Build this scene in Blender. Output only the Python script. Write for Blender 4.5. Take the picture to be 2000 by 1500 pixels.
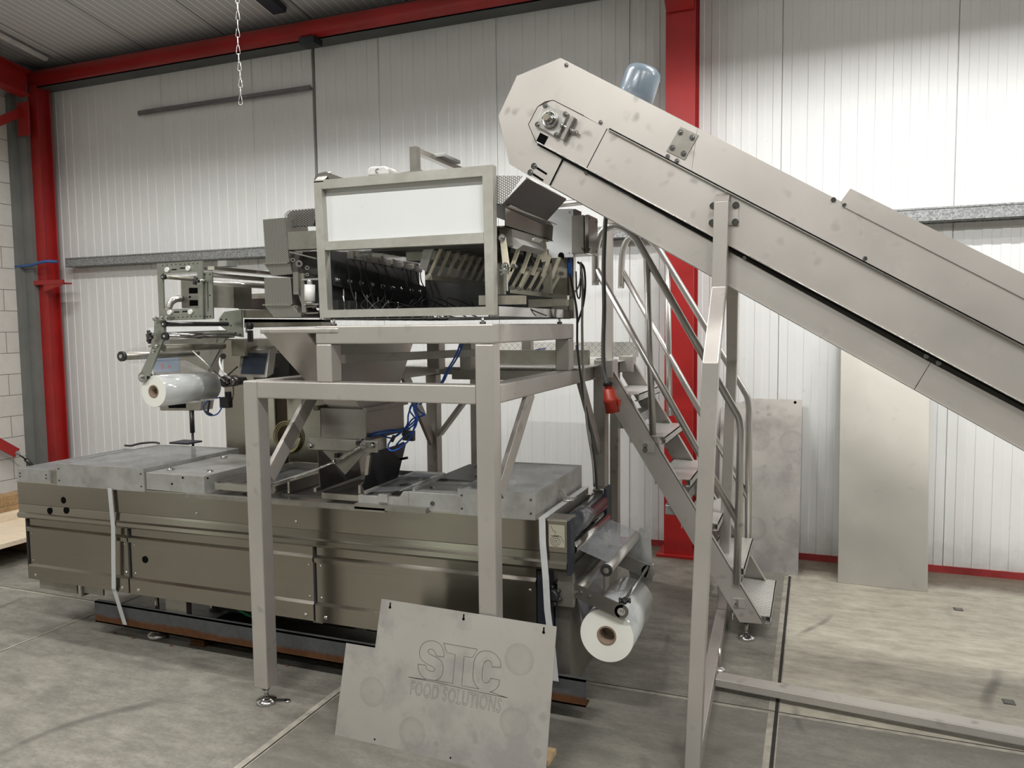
import bpy, bmesh, math, random
from mathutils import Vector, Matrix
random.seed(7)
for o in list(bpy.data.objects): bpy.data.objects.remove(o)
C = bpy.context.scene.collection
V = Vector
# ---------------------------------------------------------------- camera, world, lights, exposure
F_PX = 1508.0
CAM = V((0, 0, 1.8))
def cam_axes(yaw, pitch, roll):
    cy, sy = math.cos(yaw), math.sin(yaw)
    fw = V((-sy*math.cos(pitch), cy*math.cos(pitch), -math.sin(pitch)))
    rt = V((cy, sy, 0)); dn = fw.cross(rt)
    c, s = math.cos(roll), math.sin(roll)
    return c*rt + s*dn, -s*rt + c*dn, fw
RT, DN, FW = cam_axes(.37328, .07414, .010843)
cd = bpy.data.cameras.new('camera'); cam = bpy.data.objects.new('camera', cd); C.objects.link(cam)
cd.sensor_width = 36; cd.lens = 36*F_PX/2000; cd.clip_end = 60; cd.clip_start = .05
m = Matrix((RT, -DN, -FW)).transposed().to_4x4(); m.translation = CAM; cam.matrix_world = m
bpy.context.scene.camera = cam
W = bpy.data.worlds.new('world'); bpy.context.scene.world = W; W.use_nodes = True
W.node_tree.nodes['Background'].inputs[0].default_value = (.75, .8, .85, 1)
W.node_tree.nodes['Background'].inputs[1].default_value = .15
vs = bpy.context.scene.view_settings
vs.view_transform = 'Standard'; vs.look = 'None'; vs.gamma = 1; vs.use_curve_mapping = False
vs.exposure = 0.4
def area(name, loc, sx, sy, power, col=(1, .985, .96)):
    l = bpy.data.lights.new(name, 'AREA'); l.shape = 'RECTANGLE'; l.size = sx; l.size_y = sy; l.energy = power; l.color = col
    o = bpy.data.objects.new(name, l); C.objects.link(o); o.location = loc
    return o
# high-bay strip lamps hanging under the roof (their housings are built further down)
LAMPS = [(-4.6, .1, 4.95, 55), (-1.6, .1, 4.95, 95), (1.4, .1, 4.95, 105), (4.4, .1, 4.95, 112), (7.4, .1, 4.95, 65),
         (-5.4, 3.5, 4.75, 42), (-2.6, 3.5, 4.75, 70), (.6, 4.2, 4.72, 70), (3.4, 4.2, 4.72, 62), (6.2, 4.2, 4.72, 45), (-1.5, -4.0, 5.6, 80), (3.0, -4.0, 5.6, 80)]
for i, (x, y, z, p) in enumerate(LAMPS):
    area('lamp_light', (x, y, z-.03), 1.45, .06, p)
# ---------------------------------------------------------------- pixel -> point on a real plane
def ray(x, y): return RT*((x-1000)/F_PX) + DN*((y-750)/F_PX) + FW
def aX(x, y, X): d = ray(x, y); return CAM + d*(X/d.x)
def aY(x, y, Y): d = ray(x, y); return CAM + d*(Y/d.y)
def aZ(x, y, Z=0): d = ray(x, y); return CAM + d*((Z-CAM.z)/d.z)
def aP(x, y, o, n): d = ray(x, y); return CAM + d*((o-CAM).dot(n)/d.dot(n))
# ---------------------------------------------------------------- materials
def newmat(name):
    M = bpy.data.materials.new(name); M.use_nodes = True
    return M, M.node_tree.nodes, M.node_tree.links, M.node_tree.nodes['Principled BSDF']
def coords(N, L, scale=(1, 1, 1)):
    tc = N.new('ShaderNodeTexCoord'); mp = N.new('ShaderNodeMapping'); mp.inputs['Scale'].default_value = scale
    L.new(tc.outputs['Object'], mp.inputs[0]); return mp.outputs[0]
def noise(N, L, vec, scale, detail=4, rough=.55):
    n = N.new('ShaderNodeTexNoise'); n.inputs['Scale'].default_value = scale; n.inputs['Detail'].default_value = detail
    n.inputs['Roughness'].default_value = rough; L.new(vec, n.inputs['Vector']); return n.outputs['Fac']
def ramp(N, L, fac, stops):
    r = N.new('ShaderNodeValToRGB'); e = r.color_ramp.elements
    while len(e) < len(stops): e.new(.5)
    for k, (p, c) in enumerate(stops):
        e[k].position = p; e[k].color = (c, c, c, 1) if isinstance(c, (int, float)) else (*c, 1)
    L.new(fac, r.inputs[0]); return r.outputs[0]
def mixc(N, L, f, a, b, mode='MIX'):
    m = N.new('ShaderNodeMix'); m.data_type = 'RGBA'; m.blend_type = mode
    for s, v in ((0, f), (6, a), (7, b)):
        if hasattr(v, 'is_linked'): L.new(v, m.inputs[s])
        else: m.inputs[s].default_value = v if s == 0 else (*v, 1)
    return m.outputs[2]
def math_(N, L, op, a, b=0):
    m = N.new('ShaderNodeMath'); m.operation = op
    for s, v in ((0, a), (1, b)):
        if hasattr(v, 'is_linked'): L.new(v, m.inputs[s])
        else: m.inputs[s].default_value = v
    return m.outputs[0]
def bump(N, L, P, h, strength=.3, dist=.002):
    b = N.new('ShaderNodeBump'); b.inputs['Strength'].default_value = strength; b.inputs['Distance'].default_value = dist
    L.new(h, b.inputs['Height']); L.new(b.outputs[0], P.inputs['Normal'])
def simple(name, col, rough=.5, metal=0, var=.12, vs_=6, coat=0, emis=0, stretch=(1, 1, 1), bmp=0, alpha=1, trans=0):
    M, N, L, P = newmat(name)
    v = coords(N, L, stretch); n = noise(N, L, v, vs_)
    c = mixc(N, L, ramp(N, L, n, [(.3, 0), (.7, 1)]), tuple(x*(1-var) for x in col), tuple(min(1, x*(1+var)) for x in col))
    L.new(c, P.inputs['Base Color']); P.inputs['Metallic'].default_value = metal
    r = math_(N, L, 'MULTIPLY_ADD', n, .15); r.node.inputs[2].default_value = rough-.075; L.new(r, P.inputs['Roughness'])
    if coat: P.inputs['Coat Weight'].default_value = coat; P.inputs['Coat Roughness'].default_value = .15
    if bmp: bump(N, L, P, noise(N, L, v, vs_*8), bmp)
    if alpha < 1: P.inputs['Alpha'].default_value = alpha
    if trans: P.inputs['Transmission Weight'].default_value = trans
    return M
def steel(name, col=(.50, .475, .445), rough=.42, metal=.75, smudge=.5, rings=None, rr=.1, grime=None):
    """bead-blasted stainless with finger smudges; rings = suction-cup marks at given points"""
    M, N, L, P = newmat(name)
    v = coords(N, L)
    big = noise(N, L, v, 2.2, 3)
    c = mixc(N, L, ramp(N, L, big, [(.3, 0), (.7, 1)]), tuple(x*.93 for x in col), tuple(x*1.06 for x in col))
    vo = N.new('ShaderNodeTexVoronoi'); vo.inputs['Scale'].default_value = 13
    dv = N.new('ShaderNodeMixRGB'); dv.inputs[0].default_value = .12; L.new(v, dv.inputs[1]); nn = N.new('ShaderNodeTexNoise'); nn.inputs['Scale'].default_value = 7; L.new(v, nn.inputs['Vector']); L.new(nn.outputs['Color'], dv.inputs[2])
    L.new(dv.outputs[0], vo.inputs['Vector'])
    spots = ramp(N, L, vo.outputs['Distance'], [(.10, 1), (.30, 0)])
    gate = ramp(N, L, noise(N, L, v, 3.1, 2), [(.46, 0), (.58, 1)])
    sm = math_(N, L, 'MINIMUM', math_(N, L, 'MULTIPLY', math_(N, L, 'MULTIPLY', spots, gate), smudge), 1)
    if smudge > 1.2: c = mixc(N, L, ramp(N, L, noise(N, L, v, 3.3, 6, .65), [(.47, 0), (.60, .8)]), c, (col[0]*.74, col[1]*.72, col[2]*.76))
    c = mixc(N, L, sm, c, tuple(x*.72 for x in col))
    if grime:
        g = ramp(N, L, noise(N, L, v, 5, 5, .7), [(.42, 0), (.62, 1)])
        c = mixc(N, L, math_(N, L, 'MULTIPLY', g, .7), c, grime)
    rsum = math_(N, L, 'MULTIPLY', sm, .2)
    if rings:
        tc = N.new('ShaderNodeTexCoord')
        for q in rings:
            d = N.new('ShaderNodeVectorMath'); d.operation = 'DISTANCE'; L.new(tc.outputs['Object'], d.inputs[0]); d.inputs[1].default_value = q
            rg = ramp(N, L, math_(N, L, 'DIVIDE', d.outputs['Value'], rr*1.25), [(0, .9), (.22, .45), (.55, .4), (.72, .8), (.8, 1), (.86, 0)])
            rg = math_(N, L, 'MULTIPLY', rg, ramp(N, L, noise(N, L, v, 14, 3), [(.25, .25), (.6, .75)]))
            c = mixc(N, L, rg, c, tuple(x*.74 for x in col))
    L.new(c, P.inputs['Base Color']); P.inputs['Metallic'].default_value = metal
    r = math_(N, L, 'MULTIPLY_ADD', big, .12); r.node.inputs[2].default_value = rough-.06
    L.new(math_(N, L, 'ADD', r, rsum), P.inputs['Roughness'])
    bump(N, L, P, noise(N, L, v, 600, 2), .08, .0004)
    return M
ROT = .25
def brushed(name, col=(.46, .44, .41), rough=.26, aniso=.75):
    M, N, L, P = newmat(name)
    v = coords(N, L, (1, 1, 1)); v2 = coords(N, L, (1.5, 1.5, 420))
    f = noise(N, L, v2, 1.2, 2)
    c = mixc(N, L, f, tuple(x*.85 for x in col), tuple(x*1.1 for x in col)); L.new(c, P.inputs['Base Color'])
    P.inputs['Metallic'].default_value = 1; P.inputs['Anisotropic'].default_value = aniso
    P.inputs['Anisotropic Rotation'].default_value = ROT; t = N.new('ShaderNodeTangent'); t.direction_type = 'RADIAL'; t.axis = 'Z'; L.new(t.outputs[0], P.inputs['Tangent'])
    r = math_(N, L, 'MULTIPLY_ADD', noise(N, L, v, 3), .14); r.node.inputs[2].default_value = rough-.07; L.new(r, P.inputs['Roughness'])
    bump(N, L, P, f, .12, .0006)
    return M
def perforated(name, col=(.42, .40, .37), pitch=.006, alpha=False, hole=.34, rough=.4):
    """sheet punched with staggered round holes"""
    M, N, L, P = newmat(name)
    tc = N.new('ShaderNodeTexCoord'); s = N.new('ShaderNodeSeparateXYZ'); L.new(tc.outputs['Object'], s.inputs[0])
    a = math_(N, L, 'ADD', s.outputs[0], s.outputs[1])
    def grid(da, db):
        u = math_(N, L, 'SUBTRACT', math_(N, L, 'FRACT', math_(N, L, 'ADD', math_(N, L, 'DIVIDE', a, pitch*1.7), da)), .5)
        w = math_(N, L, 'SUBTRACT', math_(N, L, 'FRACT', math_(N, L, 'ADD', math_(N, L, 'DIVIDE', s.outputs[2], pitch), db)), .5)
        u = math_(N, L, 'MULTIPLY', u, 1.7)
        return math_(N, L, 'SQRT', math_(N, L, 'ADD', math_(N, L, 'MULTIPLY', u, u), math_(N, L, 'MULTIPLY', w, w)))
    d = math_(N, L, 'MINIMUM', grid(0, 0), grid(.5, .5))
    h = math_(N, L, 'LESS_THAN', d, hole)
    c = mixc(N, L, h, col, (.02, .02, .02)); L.new(c, P.inputs['Base Color'])
    L.new(math_(N, L, 'SUBTRACT', .85, math_(N, L, 'MULTIPLY', h, .85)), P.inputs['Metallic']); P.inputs['Roughness'].default_value = rough
    if alpha: L.new(math_(N, L, 'SUBTRACT', 1, h), P.inputs['Alpha'])
    return M
ST = steel('stainless_matte', (.50, .472, .44), .45, .68, .8)
STD = steel('stainless_used', (.36, .345, .315), .38, .8, .7, grime=(.25, .235, .2))
STG = steel('stainless_grimy', (.33, .315, .27), .5, .55, .8, grime=(.24, .215, .16))
BR = brushed('brushed_panel_steel', (.36, .335, .29), .22, .85)
FRM = steel('weigher_frame_steel', (.47, .46, .42), .5, .55, .4, grime=(.36, .345, .30))
BRL = brushed('brushed_light_steel', (.62, .6, .56), .25, .3)
ALU = steel('cast_aluminium', (.46, .465, .455), .45, .6, .5, grime=(.30, .29, .26))
CHR = simple('polished_roller', (.62, .62, .61), .16, 1, .04)
TUBE = simple('satin_tube_steel', (.58, .565, .54), .36, .9, .04, 3)
DKM = simple('dark_metal', (.09, .09, .088), .4, .7)
BLK = simple('black_plastic', (.018, .018, .02), .45)
RUB = simple('black_rubber', (.02, .02, .022), .6)
NAVY = simple('dark_blue_gasket', (.014, .017, .025), .5)
WHT = simple('white_plastic', (.80, .80, .78), .35, 0, .03)
WPNL = simple('white_cover_sheet', (.70, .715, .715), .3, 0, .02, 2)
CREAM = simple('cream_plastic_link', (.56, .52, .40), .45, 0, .15, 20)
RED = simple('red_gloss_paint', (.33, .014, .013), .42, 0, .15, 3)
REDP = simple('red_plug_plastic', (.38, .035, .018), .45)
BLU = simple('blue_hose_plastic', (.012, .09, .42), .3)
MOTB = simple('motor_blue_grey_paint', (.135, .175, .21), .3, 0, .06, 4, coat=.5)
GALV = None
WOOD = simple('sawn_timber', (.30, .19, .09), .75, 0, .3, 5, stretch=(1, 12, 12))
PLY = simple('plywood_sheet', (.66, .55, .41), .65, 0, .08, 4, stretch=(2, 9, 9))
CARD = simple('cardboard_core', (.23, .17, .12), .8, 0, .15, 30)
STRAP = simple('white_strapping', (.46, .47, .47), .4, 0, .06, 20)
SCREEN = simple('dark_screen_glass', (.025, .032, .045), .12)
DARKHOLE = simple('dark_hole', (.004, .004, .004), .9); DARKHOLE.node_tree.nodes['Principled BSDF'].inputs['Specular IOR Level'].default_value = .05
GREY = simple('grey_painted_trim', (.165, .17, .16), .6, 0, .12, 4)
DGREY = simple('dark_grey_gutter_steel', (.085, .09, .09), .6, .2, .2, 3)
def galv():
    M, N, L, P = newmat('galvanised_steel'); v = coords(N, L)
    vo = N.new('ShaderNodeTexVoronoi'); vo.inputs['Scale'].default_value = 90; L.new(v, vo.inputs['Vector'])
    bw = N.new('ShaderNodeRGBToBW'); L.new(vo.outputs['Color'], bw.inputs[0])
    L.new(mixc(N, L, bw.outputs[0], (.17, .18, .18), (.46, .47, .47)), P.inputs['Base Color'])
    P.inputs['Metallic'].default_value = .55; P.inputs['Roughness'].default_value = .5
    return M
GALV = galv()
def clear(name, col, alpha, rough=.08, smear=True):
    M, N, L, P = newmat(name); v = coords(N, L)
    P.inputs['Base Color'].default_value = (*col, 1); P.inputs['Roughness'].default_value = rough
    n = ramp(N, L, noise(N, L, v, 9, 4), [(.3, alpha*.7), (.7, min(1, alpha*1.3))]); L.new(n, P.inputs['Alpha'])
    P.inputs['Specular IOR Level'].default_value = .8
    if smear: bump(N, L, P, noise(N, L, v, 14, 3), .15, .01)
    return M
CLEAR = clear('clear_polycarbonate', (.42, .43, .44), .30, .05, False)
SMOKE = clear('smoked_polycarbonate', (.16, .17, .18), .45, .08, False)
FILM = clear('thin_film', (.33, .35, .37), .36, .10)
def filmroll():
    M, N, L, P = newmat('wound_clear_film'); v = coords(N, L, (1, 1, 1)); v2 = coords(N, L, (40, 1.5, 1.5))
    f = noise(N, L, v2, 1.5, 3)
    L.new(mixc(N, L, f, (.40, .42, .42), (.64, .66, .65)), P.inputs['Base Color'])
    P.inputs['Roughness'].default_value = .14; P.inputs['Coat Weight'].default_value = .7
    P.inputs['Subsurface Weight'].default_value = .15; P.inputs['Subsurface Radius'].default_value = (.03, .03, .03)
    bump(N, L, P, noise(N, L, v, 12, 3), .25, .006)
    return M
ROLL = filmroll()
ROLLEND = simple('film_roll_end', (.78, .78, .71), .3, 0, .04, 3, coat=.3)
def checker():
    M, N, L, P = newmat('checker_plate_aluminium')
    tc = N.new('ShaderNodeTexCoord'); s = N.new('ShaderNodeSeparateXYZ'); L.new(tc.outputs['Object'], s.inputs[0])
    def bars(sg, off):
        a = math_(N, L, 'ADD', s.outputs[0], math_(N, L, 'MULTIPLY', math_(N, L, 'ADD', s.outputs[1], s.outputs[2]), sg))
        b = math_(N, L, 'SUBTRACT', s.outputs[0], math_(N, L, 'MULTIPLY', math_(N, L, 'ADD', s.outputs[1], s.outputs[2]), sg))
        u = math_(N, L, 'ABSOLUTE', math_(N, L, 'SUBTRACT', math_(N, L, 'FRACT', math_(N, L, 'ADD', math_(N, L, 'DIVIDE', a, .045), off)), .5))
        w = math_(N, L, 'ABSOLUTE', math_(N, L, 'SUBTRACT', math_(N, L, 'FRACT', math_(N, L, 'DIVIDE', b, .022)), .5))
        return math_(N, L, 'MULTIPLY', math_(N, L, 'LESS_THAN', u, .27), math_(N, L, 'LESS_THAN', w, .17))
    h = math_(N, L, 'MAXIMUM', bars(1, 0), bars(-1, .5))
    n = noise(N, L, tc.outputs['Object'], 18, 4)
    L.new(mixc(N, L, h, mixc(N, L, n, (.38, .37, .34), (.60, .59, .56)), (.75, .74, .71)), P.inputs['Base Color'])
    P.inputs['Metallic'].default_value = .6; P.inputs['Roughness'].default_value = .42
    bump(N, L, P, h, .6, .002); return M
CHECK = checker()
def rusty():
    M, N, L, P = newmat('rusty_mill_steel'); v = coords(N, L); s = N.new('ShaderNodeSeparateXYZ'); L.new(v, s.inputs[0])
    n = noise(N, L, v, 30, 6, .7)
    hz = math_(N, L, 'ADD', math_(N, L, 'MULTIPLY', s.outputs[2], -14), math_(N, L, 'MULTIPLY', noise(N, L, v, 3, 4), 1.0))
    k = ramp(N, L, math_(N, L, 'ADD', hz, .62), [(.35, 0), (.6, 1)])
    c = mixc(N, L, k, mixc(N, L, n, (.035, .038, .04), (.10, .10, .10)), mixc(N, L, n, (.035, .018, .010), (.13, .055, .022)))
    L.new(c, P.inputs['Base Color']); P.inputs['Roughness'].default_value = .85; P.inputs['Metallic'].default_value = 0; P.inputs['Specular IOR Level'].default_value = .15
    bump(N, L, P, n, .4, .002); return M
RUST = rusty()
# ---------------------------------------------------------------- mesh helpers
class MB:
    def __init__(s): s.v = []; s.f = []; s.sm = []
    def add(s, vs, fs, smooth=False):
        b = len(s.v); s.v += [V(p) for p in vs]; s.f += [tuple(b+i for i in f) for f in fs]; s.sm += [smooth]*len(fs); return s
    def box(s, a, b):
        x0, x1 = sorted((a[0], b[0])); y0, y1 = sorted((a[1], b[1])); z0, z1 = sorted((a[2], b[2]))
        return s.hexa([(x0, y0, z0), (x1, y0, z0), (x1, y1, z0), (x0, y1, z0), (x0, y0, z1), (x1, y0, z1), (x1, y1, z1), (x0, y1, z1)])
    def hexa(s, p): return s.add(p, [(3, 2, 1, 0), (4, 5, 6, 7), (0, 1, 5, 4), (1, 2, 6, 5), (2, 3, 7, 6), (3, 0, 4, 7)])
    def prism(s, pts, vec):
        n = len(pts); vec = V(vec); pts = [V(p) for p in pts]
        fs = [tuple(range(n))[::-1], tuple(range(n, 2*n))] + [(i, (i+1) % n, n+(i+1) % n, n+i) for i in range(n)]
        return s.add(pts + [p+vec for p in pts], fs)
    def beam(s, p0, p1, w, h, up=(0, 0, 1)):
        p0, p1 = V(p0), V(p1); d = (p1-p0).normalized(); u = V(up); r = d.cross(u)
        if r.length < 1e-4: r = d.cross(V((0, 1, 0)))
        r.normalize(); u = r.cross(d)
        q = [(-1, -1), (1, -1), (1, 1), (-1, 1)]
        return s.hexa([p0+r*(a*w/2)+u*(b*h/2) for a, b in q] + [p1+r*(a*w/2)+u*(b*h/2) for a, b in q])
    def tube(s, pts, r, n=10, rs=None):
        pts = [V(p) for p in pts]; k = len(pts); vs = []; fs = []
        t = (pts[1]-pts[0]).normalized(); a = t.orthogonal().normalized()
        for i, p in enumerate(pts):
            t = (pts[min(i+1, k-1)]-pts[max(i-1, 0)]).normalized()
            a = (a - t*a.dot(t)).normalized(); b = t.cross(a); rr = rs[i] if rs else r
            vs += [p + (a*math.cos(2*math.pi*j/n)+b*math.sin(2*math.pi*j/n))*rr for j in range(n)]
        for i in range(k-1): fs += [(i*n+j, i*n+(j+1) % n, (i+1)*n+(j+1) % n, (i+1)*n+j) for j in range(n)]
        s.add(vs, fs, True); b = len(s.v)-len(vs)
        s.f += [tuple(b+j for j in range(n))[::-1], tuple(b+(k-1)*n+j for j in range(n))]; s.sm += [False, False]; return s
    def cyl(s, p0, p1, r, n=20): return s.tube([p0, p1], r, n)
    def ring(s, p0, p1, ro, ri, n=40):
        p0, p1 = V(p0), V(p1); t = (p1-p0).normalized(); a = t.orthogonal().normalized(); b = t.cross(a); vs = []
        for p, r in ((p0, ro), (p1, ro), (p1, ri), (p0, ri)):
            vs += [p+(a*math.cos(2*math.pi*j/n)+b*math.sin(2*math.pi*j/n))*r for j in range(n)]
        for q in range(4):
            s.add([], []); 
        fs = [[(q*n+j, q*n+(j+1) % n, ((q+1) % 4)*n+(j+1) % n, ((q+1) % 4)*n+j) for j in range(n)] for q in range(4)]
        base = len(s.v); s.v += vs
        for q in range(4):
            s.f += [tuple(base+i for i in f) for f in fs[q]]; s.sm += [q % 2 == 0]*n
        return s
    def lathe(s, o, ax, prof, n=28):
        o, t = V(o), V(ax).normalized(); a = t.orthogonal().normalized(); b = t.cross(a); vs = []
        for h, r in prof: vs += [o+t*h+(a*math.cos(2*math.pi*j/n)+b*math.sin(2*math.pi*j/n))*max(r, 1e-4) for j in range(n)]
        fs = [(i*n+j, i*n+(j+1) % n, (i+1)*n+(j+1) % n, (i+1)*n+j) for i in range(len(prof)-1) for j in range(n)]
        s.add(vs, fs, True); b0 = len(s.v)-len(vs); k = len(prof)
        s.f += [tuple(b0+j for j in range(n))[::-1], tuple(b0+(k-1)*n+j for j in range(n))]; s.sm += [False, False]; return s
    def bolt(s, p, ax, r=.009, h=.008):
        p, ax = V(p), V(ax).normalized()
        s.cyl(p, p+ax*.002, r*1.5, 14); s.cyl(p+ax*.002, p+ax*h, r, 6); s.cyl(p+ax*h, p+ax*(h*1.7), r*.5, 8); return s
    def build(s, name, mat, parent=None, bevel=0, label=None, loc=None):
        if parent is not None: L0 = V(parent['_o']) if '_o' in parent else V(parent.location)
        elif loc is not None: L0 = V(loc)
        else:
            L0 = V((sum(p.x for p in s.v)/len(s.v), sum(p.y for p in s.v)/len(s.v), min(p.z for p in s.v)))
        me = bpy.data.meshes.new(name); me.from_pydata([p-L0 for p in s.v], [], s.f); me.update()
        for p, q in zip(me.polygons, s.sm): p.use_smooth = q
        bm = bmesh.new(); bm.from_mesh(me); bmesh.ops.recalc_face_normals(bm, faces=bm.faces); bm.to_mesh(me); bm.free()
        me.materials.append(mat)
        o = bpy.data.objects.new(name, me); C.objects.link(o)
        if parent is not None:
            o.parent = parent; o['_o'] = tuple(L0)
        else: o.location = L0; o['_o'] = tuple(L0)
        if bevel:
            b = o.modifiers.new('bevel', 'BEVEL'); b.width = bevel; b.segments = 2; b.limit_method = 'ANGLE'; b.angle_limit = .6
        if label: o['label'] = label
        return o
def box(name, a, b, mat, parent=None, bevel=0, label=None): return MB().box(a, b).build(name, mat, parent, bevel, label)
def tag(o, label, cat, group=None):
    o['label'] = label; o['category'] = cat
    if group: o['group'] = group
    return o
def thing(name, loc, label, cat, group=None):
    o = bpy.data.objects.new(name, None); C.objects.link(o); o.location = loc; o['_o'] = tuple(loc); o.empty_display_size = .1
    return tag(o, label, cat, group)
def struct(o): o['kind'] = 'structure'; return o
def arc(c, a, b, r, t0, t1, n=8):
    c, a, b = V(c), V(a), V(b)
    return [c+a*(r*math.cos(t0+(t1-t0)*i/n))+b*(r*math.sin(t0+(t1-t0)*i/n)) for i in range(n+1)]
def smooth_path(pts, n=6):
    """Catmull-Rom through the points"""
    P = [V(p) for p in pts]; P = [P[0]*2-P[1]] + P + [P[-1]*2-P[-2]]; out = []
    for i in range(1, len(P)-2):
        for k in range(n):
            t = k/n; a, b, c, d = P[i-1], P[i], P[i+1], P[i+2]
            out.append(.5*((2*b)+(c-a)*t+(2*a-5*b+4*c-d)*t*t+(3*b-a-3*c+d)*t**3))
    return out+[P[-2]]
X1, Y1, Z1 = V((1, 0, 0)), V((0, 1, 0)), V((0, 0, 1))
# ================================================================ the room
def floor_mat():
    M, N, L, P = newmat('worn_concrete'); v = coords(N, L); s = N.new('ShaderNodeSeparateXYZ'); L.new(v, s.inputs[0])
    vb = coords(N, L, (1, 2.2, 1))
    n1 = noise(N, L, v, .9, 5, .6); n2 = noise(N, L, vb, 5, 8, .7); n3 = noise(N, L, v, 60, 3)
    c = mixc(N, L, ramp(N, L, n1, [(.3, 0), (.7, 1)]), (.185, .175, .15), (.30, .285, .24))
    c = mixc(N, L, ramp(N, L, n2, [(.36, .75), (.60, 0)]), c, (.125, .118, .102))
    c = mixc(N, L, ramp(N, L, n3, [(.3, .35), (.6, 0)]), c, (.10, .095, .085))
    n4 = noise(N, L, coords(N, L, (2.4, 7.5, 1)), 2.2, 10, .78); c = mixc(N, L, ramp(N, L, n4, [(.36, .5), (.52, 0)]), c, (.13, .12, .10)); c = mixc(N, L, ramp(N, L, n4, [(.52, 0), (.68, .35)]), c, (.34, .32, .27))
    c = mixc(N, L, ramp(N, L, noise(N, L, v, 2.3, 6, .75), [(.55, 0), (.75, .5)]), c, (.36, .34, .29))
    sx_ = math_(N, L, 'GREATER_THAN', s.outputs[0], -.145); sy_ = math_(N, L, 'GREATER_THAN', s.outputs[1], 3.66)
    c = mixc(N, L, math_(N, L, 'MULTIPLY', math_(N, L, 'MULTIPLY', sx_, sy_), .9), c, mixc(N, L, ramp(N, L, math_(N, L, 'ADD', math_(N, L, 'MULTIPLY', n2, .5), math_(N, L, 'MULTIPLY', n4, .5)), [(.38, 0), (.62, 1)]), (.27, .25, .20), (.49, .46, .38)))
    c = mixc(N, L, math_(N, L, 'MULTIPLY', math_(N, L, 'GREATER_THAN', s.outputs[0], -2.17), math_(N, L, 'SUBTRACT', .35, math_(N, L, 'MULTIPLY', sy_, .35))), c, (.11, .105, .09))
    # dark curved tyre scuffs
    w = N.new('ShaderNodeTexWave'); w.inputs['Scale'].default_value = .35; w.inputs['Distortion'].default_value = 14; w.inputs['Detail'].default_value = 3; w.inputs['Detail Scale'].default_value = .6; L.new(v, w.inputs['Vector'])
    sc = math_(N, L, 'MULTIPLY', ramp(N, L, w.outputs['Fac'], [(0, .6), (.012, 0)]), ramp(N, L, noise(N, L, v, 1.3, 3), [(.5, 0), (.6, 1)]))
    c = mixc(N, L, sc, c, (.07, .065, .06))
    # dirt gathered along the wall
    d = ramp(N, L, math_(N, L, 'MULTIPLY', math_(N, L, 'ADD', s.outputs[1], math_(N, L, 'MULTIPLY', noise(N, L, v, 6, 4), .25)), .1), [(.592, 0), (.606, .85)])
    c = mixc(N, L, d, c, mixc(N, L, noise(N, L, v, 25, 5), (.03, .022, .015), (.16, .12, .08)))
    L.new(c, P.inputs['Base Color']); L.new(ramp(N, L, n2, [(.2, .62), (.8, .5)]), P.inputs['Roughness'])
    bump(N, L, P, math_(N, L, 'ADD', n2, math_(N, L, 'MULTIPLY', n3, .4)), .25, .004)
    return M
def wall_mat(name, c1, c2, dirt=.5):
    M, N, L, P = newmat(name); v = coords(N, L); s = N.new('ShaderNodeSeparateXYZ'); L.new(v, s.inputs[0])
    c = mixc(N, L, noise(N, L, v, .8, 4), c1, c2)
    sp = ramp(N, L, noise(N, L, v, 22, 5, .7), [(.66, 0), (.72, dirt)])
    gate = ramp(N, L, noise(N, L, v, 2.2, 3), [(.45, .15), (.65, 1)])
    c = mixc(N, L, math_(N, L, 'MULTIPLY', sp, gate), c, (.30, .29, .27))
    low = ramp(N, L, math_(N, L, 'ADD', s.outputs[2], math_(N, L, 'MULTIPLY', noise(N, L, v, 9, 5), .35)), [(.15, .5), (.42, 0)])
    c = mixc(N, L, low, c, (.33, .31, .27))
    L.new(c, P.inputs['Base Color']); P.inputs['Roughness'].default_value = .42
    return M
WALLM = wall_mat('white_liner_panel', (.70, .715, .71), (.79, .80, .79))
def block_mat():
    M, N, L, P = newmat('painted_blockwork'); tc = N.new('ShaderNodeTexCoord'); s = N.new('ShaderNodeSeparateXYZ'); L.new(tc.outputs['Object'], s.inputs[0])
    cb = N.new('ShaderNodeCombineXYZ'); L.new(s.outputs[1], cb.inputs[0]); L.new(s.outputs[2], cb.inputs[1])
    b = N.new('ShaderNodeTexBrick'); L.new(cb.outputs[0], b.inputs['Vector']); b.inputs['Scale'].default_value = 1
    b.inputs['Brick Width'].default_value = .45; b.inputs['Row Height'].default_value = .225; b.inputs['Mortar Size'].default_value = .004; b.inputs['Mortar Smooth'].default_value = .3
    b.inputs['Color1'].default_value = (.60, .58, .54, 1); b.inputs['Color2'].default_value = (.64, .62, .575, 1); b.inputs['Mortar'].default_value = (.20, .18, .155, 1)
    n = noise(N, L, tc.outputs['Object'], 12, 5)
    L.new(mixc(N, L, ramp(N, L, n, [(.3, .3), (.6, 0)]), b.outputs['Color'], (.48, .45, .40)), P.inputs['Base Color']); P.inputs['Roughness'].default_value = .75
    bump(N, L, P, math_(N, L, 'SUBTRACT', math_(N, L, 'MULTIPLY', n, .3), b.outputs['Fac']), .6, .006)
    return M
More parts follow.
